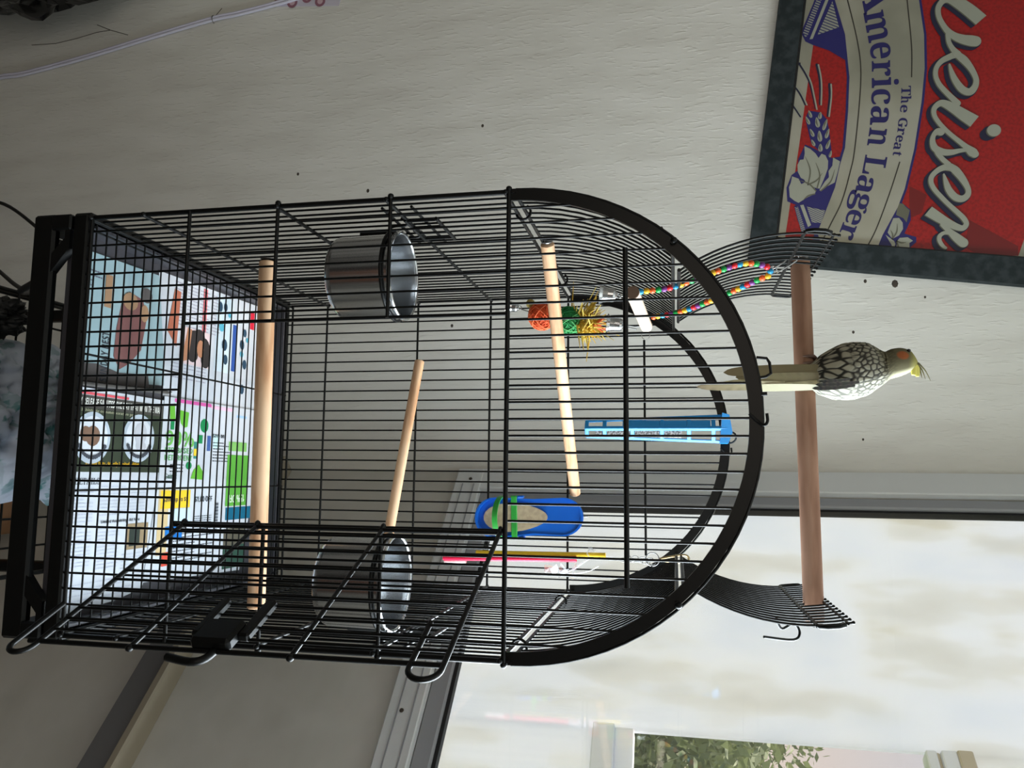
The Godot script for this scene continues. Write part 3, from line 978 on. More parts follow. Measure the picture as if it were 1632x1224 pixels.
	for q in [[-0.006, 0.0], [0.008, -D]]:
		st = st_new()
		c = Vector3(q[0], dome_y(q[0]), float(q[1]) + 0.002)
		tube(st, smooth([c + Vector3(0.002, -0.009, 0), c + Vector3(0.009, -0.002, 0), c + Vector3(0.0125, 0.0035, 0.002), c + Vector3(0.009, 0.0065, 0.003), c + Vector3(0.002, 0.006, 0.003)], 5), 0.0015, 8)
		tube(st, [c + Vector3(-0.016, 0.002, 0), c + Vector3(-0.016, 0.007, 0)], 0.0018, 8)
		obj("roof_hook", st, bm, cage)
	# ---- base: rim, tray and floor grate
	st = st_new()
	box(st, Vector3(0, -0.0100, -0.001), Vector3(W + 0.008, 0.0185, 0.010), Basis.IDENTITY, 0.002)
	for s in [-1.0, 1.0]:
		box(st, Vector3(s * (hw + 0.002), -0.011, -D / 2), Vector3(0.010, 0.023, D), Basis.IDENTITY, 0.002)
	box(st, Vector3(0, -0.013, -D), Vector3(W + 0.008, 0.02, 0.010), Basis.IDENTITY, 0.002)
	obj("base_rim", st, bm, cage)
	st = st_new()
	box(st, Vector3(0, -0.0335, -0.237), Vector3(0.446, 0.003, 0.452))
	for s in [-1.0, 1.0]:
		box(st, Vector3(s * 0.2215, -0.018, -0.237), Vector3(0.003, 0.032, 0.452))
	box(st, Vector3(0, -0.018, -0.462), Vector3(0.446, 0.032, 0.003))
	box(st, Vector3(0, -0.028, -0.010), Vector3(0.446, 0.012, 0.003))
	obj("tray", st, M.tray_plastic, cage)
	st = st_new()
	for x in [-0.215, -0.0745, 0.076, 0.216]:
		tube(st, [Vector3(x, 0.001, -0.004), Vector3(x, 0.001, -D + 0.006)], 0.0013, 6)
	var grate := obj("floor_grate", st, bm, cage)
	for j in 28:
		var z := -0.0061 - 0.01675 * j
		rod("wire", Vector3(-0.222, 0.0035, z), Vector3(0.222, 0.0035, z), 0.001, bw, grate)
	make_front_door(cage)
	for s in [-1.0, 1.0]:
		make_roof_door(cage, s)

func make_front_door(cage: Node3D) -> void:
	var a := deg_to_rad(66.0)
	var u := Vector3(cos(a), 0, sin(a))
	var nrm := Vector3(-sin(a), 0, cos(a))
	var o := Vector3(DOOR_X1, 0, 0.003)
	var wd := 0.2035
	var st := st_new()
	for y in [0.2244, 0.3596]:
		tube(st, [o + Vector3(0, y, 0) - u * 0.002, o + u * (wd + 0.003) + Vector3(0, y, 0)], RB)
		ball(st, o + u * (wd + 0.002) + Vector3(0, y, 0), Vector3.ONE * 0.0031, 8, 6)
	for s in [0.004, wd]:
		tube(st, [o + u * float(s) + Vector3(0, 0.132, 0), o + u * float(s) + Vector3(0, 0.478, 0)], RB)
	# top and bottom rails run out into long handle loops
	for r in [[0.4775, 0.453, 0.152], [0.1415, 0.121, 0.152]]:
		var hi: float = r[0]
		var lo: float = r[1]
		var mid := (hi + lo) / 2
		var rr := (hi - lo) / 2
		var p := [o + Vector3(0, hi, 0), o + u * 0.1 + Vector3(0, hi, 0)]
		p.append_array(arc_pts(o + u * 0.208 + Vector3(0, mid, 0), Vector3.UP, u, rr, 0, 180, 12))
		p.append(o + u * float(r[2]) + Vector3(0, lo, 0))
		tube(st, p, RB * 1.1, 8)
	# eyes where the rails turn round the hinge wire
	for y in [0.1415, 0.2244, 0.3596, 0.4775]:
		tube(st, arc_pts(o + Vector3(0, y, 0.0005), u, nrm, 0.0034, 20, 330, 12), 0.0017, 6)
	var door := obj("front_door", st, M.black_metal, cage)
	for i in range(1, 13):
		var p: Vector3 = o + u * (0.004 + (wd - 0.004) * i / 13.0) + nrm * 0.001
		rod("wire", p + Vector3(0, 0.1415, 0), p + Vector3(0, 0.4775, 0), RW, M.black_wire, door)
	# sliding latch at the free edge
	st = st_new()
	var b := Basis(u, Vector3.UP, nrm)
	box(st, o + u * 0.188 + Vector3(0, 0.292, 0) + nrm * 0.004, Vector3(0.03, 0.034, 0.012), b, 0.003)
	box(st, o + u * 0.165 + Vector3(0, 0.313, 0) + nrm * 0.003, Vector3(0.05, 0.010, 0.008), b, 0.002)
	box(st, o + u * 0.165 + Vector3(0, 0.272, 0) + nrm * 0.003, Vector3(0.05, 0.008, 0.008), b, 0.002)
	tube(st, smooth([o + u * 0.196 + Vector3(0, 0.297, 0), o + u * 0.212 + Vector3(0, 0.294, 0), o + u * 0.217 + Vector3(0, 0.284, 0), o + u * 0.213 + Vector3(0, 0.262, 0)], 4), 0.0032, 8)
	obj("latch", st, M.black_metal, door)

func roof_arc(s: float, k: float, z: float) -> Vector3:
	# opened roof door: an arc that leaves the hinge outwards and bends upright and in
	var r := 0.2176
	var a := deg_to_rad(lerpf(124.0, 78.0, k))
	var a0 := deg_to_rad(124.0)
	var x := -0.168 + r * (sin(a0) - sin(a))
	var y := 0.647 + r * (cos(a) - cos(a0))
	return Vector3(x if s < 0 else -x - 0.004, y, z)

func make_roof_door(cage: Node3D, s: float) -> void:
	var z0 := -0.11
	var z1 := -0.40
	var st := st_new()
	for k in [0.01, 0.80]:
		tube(st, [roof_arc(s, k, z0 + 0.004), roof_arc(s, k, z1 - 0.004)], RB, 8)
	tube(st, [roof_arc(s, 0.97, z0 + 0.002), roof_arc(s, 0.97, z1 - 0.002)], RB * 0.7, 8)
	# D shaped loops at both ends of the upper bar
	for q in [[z0, 1.0], [z1, -1.0]]:
		var p := []
		for t in [[0.80, 0.0], [0.81, 0.008], [0.85, 0.011], [0.91, 0.011], [0.945, 0.007], [0.945, 0.0]]:
			p.append(roof_arc(s, t[0], float(q[0]) + float(q[1]) * float(t[1])))
		tube(st, p, RB * 1.05, 8)
	var door := obj("roof_door", st, M.black_metal, cage)
	for j in 18:
		var z := lerpf(z0, z1, j / 17.0)
		var p := []
		for k in 13:
			p.append(roof_arc(s, k / 12.0 * 1.0, z))
		st = st_new()
		tube(st, p, RW * 1.1, 6)
		ball(st, roof_arc(s, 1.0, z), Vector3.ONE * 0.0019, 6, 4)
		obj("wire", st, M.black_wire, door)
	if s > 0:
		st = st_new()
		var e := roof_arc(s, 0.62, -0.16)
		tube(st, smooth([e + Vector3(0.0, -0.004, 0.02), e + Vector3(0.012, 0.002, 0.012), e + Vector3(0.008, 0.016, 0.0), e + Vector3(0.018, 0.022, -0.002), e + Vector3(0.024, 0.014, 0.006), e + Vector3(0.018, -0.018, 0.03)], 5), 0.0014, 8)
		obj("door_hook", st, M.black_metal, door)

func make_stand() -> void:
	var rack := thing("wire_rack", "black metal rack with wire shelf under the bird cage", "rack", Vector3(0, FLOOR_Y, -D / 2))
	var hw := W / 2
	var bm: Material = M.black_metal
	var st := st_new()
	box(st, Vector3(0, -0.0570, -0.001), Vector3(0.468, 0.0285, 0.012), Basis.IDENTITY, 0.003)
	obj("top_rail", st, bm, rack)
	for s in [-1.0, 1.0]:
		st = st_new()
		box(st, Vector3(s * 0.226, -0.0535, -D / 2), Vector3(0.016, 0.036, D), Basis.IDENTITY, 0.003)
		obj("top_rail", st, bm, rack)
		# short corner posts and braces between the rail and the cage
		st = st_new()
		box(st, Vector3(s * 0.224, -0.034, 0.0), Vector3(0.018, 0.026, 0.012), Basis.IDENTITY, 0.002)
		var p := PackedVector2Array([Vector2(s * 0.164, -0.047), Vector2(s * 0.194, -0.0225), Vector2(s * 0.222, -0.0225), Vector2(s * 0.222, -0.029), Vector2(s * 0.206, -0.029), Vector2(s * 0.186, -0.047)])
		slab(st, p, Transform3D(Basis.IDENTITY, Vector3(0, 0, 0)), -0.006, 0.004)
		obj("brace", st, bm, rack)
		st = st_new()
		box(st, Vector3(s * 0.222, (FLOOR_Y - 0.036) / 2, -D + 0.012), Vector3(0.02, -0.036 - FLOOR_Y, 0.02), Basis.IDENTITY, 0.003)
		obj("post", st, bm, rack)
	st = st_new()
	box(st, Vector3(0, -0.0535, -D + 0.01), Vector3(0.46, 0.036, 0.02), Basis.IDENTITY, 0.003)
	obj("top_rail", st, bm, rack)
	# wire shelf lower down
	st = st_new()
	var y := -0.33
	for x in [-0.212, 0.212]:
		tube(st, [Vector3(x, y, 0.06), Vector3(x, y, -D + 0.01)], 0.0035, 8)
	for z in [0.06, -D + 0.01]:
		tube(st, [Vector3(-0.212, y, z), Vector3(0.212, y, z)], 0.0035, 8)
	tube(st, [Vector3(-0.212, y - 0.02, 0.06), Vector3(-0.212, y - 0.02, -D + 0.01)], 0.003, 8)
	var shelf := obj("wire_shelf", st, bm, rack)
	for i in 9:
		var x := -0.17 + i * 0.0425
		rod("wire", Vector3(x, y, 0.06), Vector3(x, y, -D + 0.01), 0.0017, M.black_wire, shelf)
	for i in 11:
		var z := 0.02 - i * 0.045
		rod("wire", Vector3(-0.212, y + 0.003, z), Vector3(0.212, y + 0.003, z), 0.0017, M.black_wire, shelf)

# ---------------------------------------------------------------- things in the cage
func dowel(called: String, label: String, a: Vector3, b: Vector3, r: float, m: Material, bolts: Array) -> void:
	var base := (a + b) / 2 - Vector3(0, r, 0)
	var t := thing(called, label, "perch", base)
	var st := st_new()
	var y := (b - a).normalized()
	var x := y.cross(Vector3.FORWARD if absf(y.z) < 0.8 else Vector3.UP).normalized()
	var l := (b - a).length()
	lathe(st, [[0.0, -l / 2], [r - 0.0012, -l / 2], [r, -l / 2 + 0.0012], [r, 0.0], [r, l / 2 - 0.0012], [r - 0.0012, l / 2], [0.0, l / 2]], Transform3D.IDENTITY, 28)
	var d := obj("dowel", st, m, t)
	d.transform = Transform3D(Basis(x, y, x.cross(y)), (a + b) / 2 - base)
	for k in bolts:
		var p: Vector3 = a if k < 0 else b
		var s := y * float(k)
		var w := st_new()
		tube(w, [p - s * 0.002, p + s * 0.007], 0.0025, 10)
		tube(w, [p + s * 0.003, p + s * 0.0042], r * 0.85, 16)
		obj("end_screw", w, M.dull_steel, t)

func make_perches() -> void:
	dowel("perch", "thick wooden dowel perch across the cage just above the newspapers", Vector3(-0.2265, 0.1094, -0.198), Vector3(0.2265, 0.1162, -0.1975), 0.0112, M.perch_wood, [-1, 1])
	dowel("perch", "short thin wooden perch slanting from the back wires to the right steel cup", Vector3(-0.1291, 0.2358, -0.470), Vector3(0.2265, 0.2085, -0.387), 0.0078, M.perch_wood, [1])
	dowel("perch", "slim wooden perch at dome height running from left wall to back wires", Vector3(-0.2265, 0.4924, -0.1755), Vector3(0.081, 0.4902, -0.4745), 0.0084, M.perch_wood, [-1])
	dowel("perch", "wooden dowel perch on top between the open roof doors, holding the cockatiel", Vector3(-0.2115, 0.7953, -0.25), Vector3(0.2195, 0.7985, -0.25), 0.0116, M.perch_shaded, [-1, 1])

func make_cups() -> void:
	for s in [-1.0, 1.0]:
		var c := Vector3(-0.1715, 0.34, -0.094) if s < 0 else Vector3(0.1735, 0.34, -0.095)
		var r := 0.049 if s < 0 else 0.0505
		var hgt := 0.081
		var t := thing("feeding_cup", "stainless steel cup hung on the left cage wall" if s < 0 else "stainless steel cup hung on the right cage wall behind the open door", "cup", c - Vector3(0, hgt, 0), "steel cups")
		var prof := [[0.0, -hgt], [r * 0.80, -hgt]]
		for k in 7:
			var a := deg_to_rad(90.0 * k / 6)
			prof.append([r * 0.97 - 0.010 + 0.010 * sin(a), -hgt + 0.010 - 0.010 * cos(a)])
		prof.append([r * 0.985, -0.02])
		prof.append([r * 0.985, -0.005])
		for k in 9:
			var a := deg_to_rad(-40.0 + 260.0 * k / 8)
			prof.append([r + 0.0005 + 0.0022 * cos(a), -0.002 + 0.0022 * sin(a)])
		prof.append([r * 0.965, -0.008])
		prof.append([r * 0.945, -hgt + 0.016])
		prof.append([r * 0.80, -hgt + 0.004])
		prof.append([0.0, -hgt + 0.003])
		var st := st_new()
		lathe(st, prof, Transform3D(Basis.IDENTITY, c), 56)
		obj("bowl", st, M.steel, t)
		st = st_new()
		var ring := []
		for k in 40:
			var a := TAU * k / 40
			ring.append(c + Vector3(cos(a) * (r + 0.0022), -0.0105, sin(a) * (r + 0.0022)))
		tube(st, ring, 0.0019, 8, true)
		# two prongs hook the ring over the bars of the wall
		for z in [-0.022, 0.022]:
			var wx: float = s * (W / 2 - 0.0045)
			var y := c.y - 0.0105
			tube(st, smooth([Vector3(c.x + s * (r + 0.001) * 0.9, y, c.z + z), Vector3(wx - s * 0.002, y, c.z + z), Vector3(wx, y + 0.006, c.z + z), Vector3(wx, y + 0.018, c.z + z), Vector3(wx + s * 0.006, y + 0.022, c.z + z), Vector3(wx + s * 0.008, y + 0.012, c.z + z)], 4), 0.0017, 6)
		tube(st, [Vector3(s * (W / 2 - 0.006), c.y - 0.055, c.z), Vector3(s * (W / 2 - 0.006), c.y - 0.012, c.z)], 0.004, 8)
		obj("hanger_ring", st, M.black_metal, t)

# ---------------------------------------------------------------- papers in the tray
func paper_xf(o: Vector2, deg: float, y: float) -> Transform3D:
	# sheet axes: x along the reading direction, y towards the top of the letters, z up
	var a := deg_to_rad(deg)
	var ex := Vector3(cos(a), 0, -sin(a))
	var ey := Vector3(-sin(a), 0, -cos(a))
	return Transform3D(Basis(ex, ey, Vector3.UP), Vector3(o.x, y, o.y))

var lifted := 0
func lift() -> float:
	# no two printed shapes share one plane
	lifted += 1
	return 0.000045 * (lifted % 13)

func print_rect(parent: Node, called: String, xf: Transform3D, r: Array, m: Material, z := 0.0004) -> void:
	var st := st_new()
	slab(st, rect2(r[0], r[1], r[2], r[3]), xf, z, z)
	obj(called, st, m, parent)

func ink(c: Color) -> StandardMaterial3D:
	var key := "ink_" + c.to_html()
	if not M.has(key):
		new_mat(key, c, 0.8, 0.0, 0.3)
	return M[key]

func text_lines(st: SurfaceTool, xf: Transform3D, x: float, y: float, w: float, rows: int, gap: float, h: float, seed_value: int) -> void:
	# small print too fine to read: rows of short dashes
	var r := RandomNumberGenerator.new()
	r.seed = seed_value
	for i in rows:
		var cx := x
		var end := x + w * (1.0 if r.randf() > 0.2 else 0.55)
		while cx < end:
			var l := minf(0.0015 + r.randf() * 0.004, end - cx)
			slab(st, rect2(cx, y - i * gap, cx + l, y - i * gap + h), xf, 0.0004, 0.0004)
			cx += l + 0.0009

func sheet(label: String, poly: Array, y: float, m: Material, curl := 0.0) -> Node3D:
	var c := Vector2.ZERO
	for p in poly:
		c += Vector2(p[0], p[1]) / poly.size()
	var t := thing("newspaper", label, "newspaper", Vector3(c.x / 1000, y, c.y / 1000), "papers lining the tray")
	var pp := PackedVector2Array()
	for p in poly:
		pp.append(Vector2(p[0] / 1000.0, -p[1] / 1000.0))
	var st := st_new()
	slab(st, pp, Transform3D(Basis(Vector3.RIGHT, Vector3.FORWARD, Vector3.UP), Vector3(0, y, 0)), -0.0005, 0.0)
	obj("page", st, m, t)
	return t

func make_papers() -> void:
	var st: SurfaceTool
	var paper: Material = M.paper
	var dark := col(40, 44, 52)
	# back left page: columns, a photo of a dark haired figure, logos
	var b := sheet("white newspaper page with photo and logo column, back left of the tray", [[-212, -166], [-218, -424], [-44, -436], [-46, -190]], -0.0305, paper)
	var xb := paper_xf(Vector2(-0.046, -0.19), 90.0, -0.0305)   # reads away from the viewer, top to the left
	st = st_new()
	for cidx in 4:
		text_lines(st, xb, 0.012 + cidx * 0.030, 0.16, 0.024, 13, 0.0048, 0.0016, 20 + cidx)
	for cidx in 3:
		text_lines(st, xb, 0.012 + cidx * 0.030, 0.052, 0.024, 6, 0.0048, 0.0016, 30 + cidx)
	obj("small_print", st, ink(col(160, 160, 176)), b)
	print_rect(b, "printed_stripe", xb, [0.080, 0.075, 0.090, 0.166], ink(col(206, 110, 118)))
	print_rect(b, "printed_photo", xb, [0.03, 0.05, 0.104, 0.102], ink(col(216, 196, 200)), 0.0005)
	for k in [[0.062, 0.082, 0.017, 1.1], [0.074, 0.094, 0.014, 0.7], [0.086, 0.078, 0.016, 1.0], [0.060, 0.066, 0.013, 0.9], [0.092, 0.064, 0.012, 1.2]]:
		st = st_new()
		add_disc(st, Vector2(k[0], k[1]), k[2], xb, 0.0007 + lift(), 16, k[3])
		obj("printed_hair", st, ink(col(52, 48, 48)), b)
	st = st_new()
	add_disc(st, Vector2(0.078, 0.076), 0.0085, xb, 0.0009 + lift(), 16, 1.5)
	obj("printed_face", st, ink(col(172, 122, 94)), b)
	st = st_new()
	slab(st, PackedVector2Array([Vector2(0.034, 0.052), Vector2(0.05, 0.056), Vector2(0.056, 0.1), Vector2(0.046, 0.102)]), xb, 0.0009, 0.0009)
	obj("printed_face", st, ink(col(172, 122, 94)), b)
	st = st_new()
	slab(st, PackedVector2Array([Vector2(0.0, 0.09), Vector2(0.022, 0.07), Vector2(0.026, 0.148), Vector2(0.012, 0.15)]), xb, 0.0006, 0.0006)
	obj("printed_figure", st, ink(col(176, 106, 84)), b)
	print_rect(b, "printed_bar", xb, [0.162, 0.055, 0.174, 0.128], ink(col(52, 86, 160)))
	print_rect(b, "printed_tag", xb, [0.212, 0.13, 0.224, 0.158], ink(col(206, 40, 62)))
	print_rect(b, "printed_panel", xb, [0.116, 0.05, 0.160, 0.165], ink(col(206, 222, 232)), 0.0003)
	for k in [[0.124, 0.148, 0.006], [0.138, 0.15, 0.005], [0.14, 0.092, 0.007], [0.144, 0.07, 0.006], [0.19, 0.1, 0.006], [0.196, 0.12, 0.005], [0.2, 0.07, 0.006], [0.196, 0.03, 0.006]]:
		st = st_new()
		add_disc(st, Vector2(k[0], k[1]), k[2], xb, 0.0006 + lift(), 12, 1.3)
		obj("printed_logo", st, ink(col(44, 70, 92)), b)
	for k in [[0.13, 0.118, 0.007], [0.15, 0.14, 0.004], [0.19, 0.085, 0.005], [0.205, 0.11, 0.004]]:
		st = st_new()
		add_disc(st, Vector2(k[0], k[1]), k[2], xb, 0.0007 + lift(), 12, 1.0)
		obj("printed_logo", st, ink(col(92, 180, 206)), b)
	# page in front of it, pale teal with a figure, its right edge curling up
	var a := sheet("pale teal newspaper page headed Sunday Best at the front left of the tray", [[-202, -13], [-205, -166], [-98, -186], [-60, -190], [-50, -20]], -0.0295, ink(col(150, 176, 184)))
	var xa := paper_xf(Vector2(-0.052, -0.05), 180.0, -0.0295)
	st = st_new()
	add_text(st, "SUNDAY BEST", Transform3D(xa.basis, Vector3(-0.052, -0.0295, -0.079)), 0.060, 0.0125, 0.0006, "Droid Sans", 700)
	obj("lettering", st, ink(col(60, 64, 72)), a)
	var xy := paper_xf(Vector2(-0.05, 0.0), 90.0, -0.0295)
	st = st_new()
	slab(st, PackedVector2Array([Vector2(0.088, 0.035), Vector2(0.1, 0.02), Vector2(0.118, 0.03), Vector2(0.138, 0.05), Vector2(0.145, 0.09), Vector2(0.136, 0.115), Vector2(0.11, 0.12), Vector2(0.096, 0.1), Vector2(0.09, 0.07)]), xy, 0.0005, 0.0005)
	obj("printed_figure", st, ink(col(122, 84, 82)), a)
	st = st_new()
	add_disc(st, Vector2(0.112, 0.108), 0.014, xy, 0.0007 + lift(), 16, 0.8)
	obj("printed_figure", st, ink(col(160, 128, 100)), a)
	st = st_new()
	add_disc(st, Vector2(0.14, 0.098), 0.008, xy, 0.0007 + lift(), 16, 1.4)
	obj("printed_figure", st, ink(col(160, 128, 100)), a)
	st = st_new()
	slab(st, rect2(0.066, 0.092, 0.078, 0.132), xy, 0.0006, 0.0006)
	obj("printed_figure", st, ink(col(160, 128, 100)), a)
	st = st_new()
	add_disc(st, Vector2(0.142, 0.122), 0.011, xy, 0.0008 + lift(), 16, 0.9)
	obj("printed_shade", st, ink(col(88, 84, 84)), a)
	st = st_new()
	slab(st, PackedVector2Array([Vector2(0.02, 0.0), Vector2(0.16, 0.0), Vector2(0.155, 0.02), Vector2(0.1, 0.016), Vector2(0.06, 0.022), Vector2(0.02, 0.018)]), xy, 0.0005, 0.0005)
	obj("printed_shade", st, ink(col(88, 84, 84)), a)
	st = st_new()
	text_lines(st, xy, 0.03, 0.13, 0.03, 4, 0.006, 0.0016, 51)
	obj("small_print", st, ink(col(96, 92, 110)), a)
	# folded edge of that page standing up
	st = st_new()
	for i in 10:
		var p := []
		for k in 2:
			var q := deg_to_rad(140.0 * (i + k) / 10)
			p.append(Vector2(sin(q) * 0.010, 0.009 * (1 - cos(q))))
		var z0 := -0.022
		var z1 := -0.186
		quad(st, Vector3(-0.052 + p[0].x, -0.0295 + p[0].y, z0), Vector3(-0.058 + p[0].x, -0.0295 + p[0].y, z1), Vector3(-0.058 + p[1].x, -0.0295 + p[1].y, z1), Vector3(-0.052 + p[1].x, -0.0295 + p[1].y, z0), Vector3(cos(deg_to_rad(14.0 * i)), sin(deg_to_rad(14.0 * i)), 0))
	obj("curled_edge", st, ink(col(118, 116, 114)), a)
	# order form with two coin dishes on a green ground
	var c := sheet("white order form page with green banner and two round silver coins", [[-42, -18], [-40, -192], [66, -190], [160, -186], [203, -168], [211, -120], [215, -16]], -0.0285, paper)
	var xc := paper_xf(Vector2(0.0, 0.0), 90.0, -0.0285)
	print_rect(c, "printed_ground", xc, [0.016, -0.056, 0.19, 0.032], ink(col(56, 64, 50)))
	print_rect(c, "printed_band", xc, [0.016, 0.018, 0.19, 0.033], ink(col(72, 70, 66)), 0.0006)
	print_rect(c, "printed_line", xc, [0.016, 0.034, 0.12, 0.037], ink(col(214, 90, 100)), 0.0006)
	st = st_new()
	add_text(st, "EARLY RELEASE SALUTES THE DAY THAT WON THE WAR", Transform3D(xc.basis, Vector3(-0.0215, -0.0285, -0.022)), 0.163, 0.0085, 0.0009, "Droid Sans", 700)
	obj("lettering", st, ink(col(226, 228, 222)), c)
	st = st_new()
	add_text(st, "with historic commemorative proof", Transform3D(xc.basis, Vector3(-0.0135, -0.0285, -0.03)), 0.11, 0.004, 0.0009, "Droid Serif", 400)
	obj("lettering", st, ink(col(190, 190, 160)), c)
	st = st_new()
	add_text(st, "$5 Bank Duty - Strictly Limited Edition", Transform3D(xc.basis, Vector3(0.05, -0.0285, -0.052)), 0.096, 0.0065, 0.0009, "Droid Serif", 700)
	obj("lettering", st, ink(col(224, 176, 32)), c)
	for q in [[0.060, -0.016, 0.0], [0.143, -0.013, 1.0]]:
		st = st_new()
		add_disc(st, Vector2(q[0], q[1]), 0.0305, xc, 0.0008 + lift(), 36)
		obj("printed_coin", st, ink(col(176, 188, 200)), c)
		st = st_new()
		add_disc(st, Vector2(q[0], q[1]), 0.0255, xc, 0.001 + lift(), 36)
		obj("printed_coin", st, ink(col(208, 214, 222)), c)
		if q[2] < 0.5:
			for k in [[-0.012, 0.004, 0.009], [0.0, 0.002, 0.012], [0.011, 0.003, 0.009], [-0.006, -0.008, 0.008], [0.007, -0.008, 0.008]]:
				st = st_new()
				add_disc(st, Vector2(q[0] + k[0], q[1] + k[1]), k[2], xc, 0.0013 + lift(), 14)
				obj("printed_relief", st, ink(col(122, 96, 80) if q[2] < 0.5 else col(186, 190, 198)), c)
		else:
			for k in [[0.002, 0.006, 0.012, 1.2], [0.004, -0.01, 0.01, 0.7]]:
				st = st_new()
				add_disc(st, Vector2(q[0] + k[0], q[1] + k[1]), k[2], xc, 0.0013 + lift(), 14, k[3])
				obj("printed_relief", st, ink(col(122, 96, 80) if q[2] < 0.5 else col(186, 190, 198)), c)
		st = st_new()
		for k in 16:
			var an := deg_to_rad(205.0 + 130.0 * k / 15)
			add_disc(st, Vector2(q[0] + cos(an) * 0.0232, q[1] + sin(an) * 0.0232), 0.0026, xc, 0.0021 + lift(), 8)
		obj("printed_rim", st, ink(col(70, 74, 82)), c)
	st = st_new()
	add_text(st, "KEY DETAILS", Transform3D(xc.basis, Vector3(0.0705, -0.0285, -0.016)), 0.062, 0.0075, 0.0006, "Droid Serif", 400)
	add_text(st, "Limited Availability - Act Now", Transform3D(xc.basis, Vector3(0.118, -0.0285, -0.085)), 0.07, 0.005, 0.0006, "Droid Sans", 700)
	obj("lettering", st, ink(dark), c)
	st = st_new()
	text_lines(st, xc, 0.034, -0.076, 0.036, 22, 0.0042, 0.0013, 61)
	text_lines(st, xc, 0.078, -0.074, 0.086, 9, 0.0042, 0.0013, 62)
	text_lines(st, xc, 0.078, -0.124, 0.04, 12, 0.0042, 0.0013, 63)
	text_lines(st, xc, 0.125, -0.158, 0.045, 5, 0.0042, 0.0013, 64)
	text_lines(st, xc, 0.03, -0.185, 0.12, 4, 0.006, 0.0013, 65)
	obj("small_print", st, ink(col(184, 190, 204)), c)
	print_rect(c, "printed_photo", xc, [0.132, -0.152, 0.173, -0.12], ink(col(150, 132, 104)))
	print_rect(c, "printed_photo", xc, [0.137, -0.148, 0.157, -0.125], ink(col(52, 60, 54)), 0.0007)
	print_rect(c, "printed_photo", xc, [0.017, -0.165, 0.032, -0.14], ink(col(104, 96, 82)))
	print_rect(c, "printed_photo", xc, [0.017, -0.1, 0.03, -0.082], ink(col(150, 90, 80)))
	print_rect(c, "printed_photo", xc, [0.017, -0.128, 0.03, -0.108], ink(col(120, 124, 136)))
	print_rect(c, "printed_mark", xc, [0.02, -0.192, 0.03, -0.184], ink(col(220, 120, 130)))
	# detergent coupons
	var d := sheet("coupon page with green percent advert and yellow coupon at back right", [[-46, -190], [-46, -438], [64, -436], [206, -400], [196, -168], [70, -188]], -0.0275, paper)
	var xd := paper_xf(Vector2(0.0, 0.0), 90.0, -0.0275)
	st = st_new()
	add_text(st, "99%", Transform3D(xd.basis, Vector3(0.020, -0.0275, -0.197)), 0.064, 0.021, 0.0006, "Droid Sans", 700)
	obj("lettering", st, ink(col(110, 178, 88)), d)
	st = st_new()
	add_text(st, "BIO-BASED", Transform3D(xd.basis, Vector3(0.0295, -0.0275, -0.197)), 0.062, 0.0075, 0.0006, "Droid Sans", 700)
	add_text(st, "DETERGENT", Transform3D(xd.basis, Vector3(0.0395, -0.0275, -0.197)), 0.062, 0.0075, 0.0006, "Droid Sans", 700)
	obj("lettering", st, ink(col(92, 158, 92)), d)
	st = st_new()
	slab(st, PackedVector2Array([Vector2(0.202, 0.034), Vector2(0.212, 0.038), Vector2(0.216, 0.016), Vector2(0.204, 0.016)]), xd, 0.0005, 0.0005)
	obj("printed_leaf", st, ink(col(102, 176, 58)), d)
	st = st_new()
	slab(st, PackedVector2Array([Vector2(0.224, 0.03), Vector2(0.246, 0.028), Vector2(0.244, 0.008), Vector2(0.236, 0.006), Vector2(0.228, 0.012)]), xd, 0.0005, 0.0005)
	obj("printed_leaf", st, ink(col(102, 176, 58)), d)
	st = st_new()
	slab(st, PackedVector2Array([Vector2(0.258, -0.064), Vector2(0.288, -0.066), Vector2(0.287, -0.054), Vector2(0.276, -0.044), Vector2(0.264, -0.052)]), xd, 0.0005, 0.0005)
	obj("printed_leaf", st, ink(col(102, 176, 58)), d)
	st = st_new()
	add_disc(st, Vector2(0.285, 0.012), 0.010, xd, 0.0005 + lift(), 16)
	obj("printed_leaf", st, ink(col(30, 132, 78)), d)
	st = st_new()
	slab(st, rect2(0.272, -0.014, 0.282, -0.002), xd, 0.0005, 0.0005)
	obj("printed_leaf", st, ink(col(30, 132, 78)), d)
	st = st_new()
	add_disc(st, Vector2(0.252, -0.046), 0.007, xd, 0.0005 + lift(), 12, 0.8)
	obj("printed_leaf", st, ink(col(30, 132, 78)), d)
	st = st_new()
	slab(st, PackedVector2Array([Vector2(0.206, 0.014), Vector2(0.214, 0.014), Vector2(0.214, 0.002), Vector2(0.206, 0.002)]), xd, 0.0005, 0.0005)
	obj("printed_leaf", st, ink(col(30, 132, 78)), d)
	st = st_new()
	add_text(st, "Gain it", Transform3D(xd.basis, Vector3(0.064, -0.0275, -0.2)), 0.026, 0.007, 0.0006, "Droid Serif", 700)
	obj("lettering", st, ink(col(40, 84, 60)), d)
	st = st_new()
	add_text(st, "save on", Transform3D(xd.basis, Vector3(0.004, -0.0275, -0.308)), 0.03, 0.0055, 0.0006, "Droid Sans", 700)
	text_lines(st, xd, 0.31, -0.012, 0.05, 7, 0.0045, 0.0014, 71)
	text_lines(st, xd, 0.21, -0.046, 0.03, 3, 0.0045, 0.0014, 72)
	obj("lettering", st, ink(dark), d)
	print_rect(d, "printed_stripe", xd, [0.212, 0.040, 0.30, 0.045], ink(col(206, 92, 160)))
	print_rect(d, "printed_stripe", xd, [0.30, 0.038, 0.36, 0.043], ink(col(236, 190, 214)))
	print_rect(d, "printed_tag", xd, [0.37, 0.03, 0.40, 0.034], ink(col(160, 196, 226)))
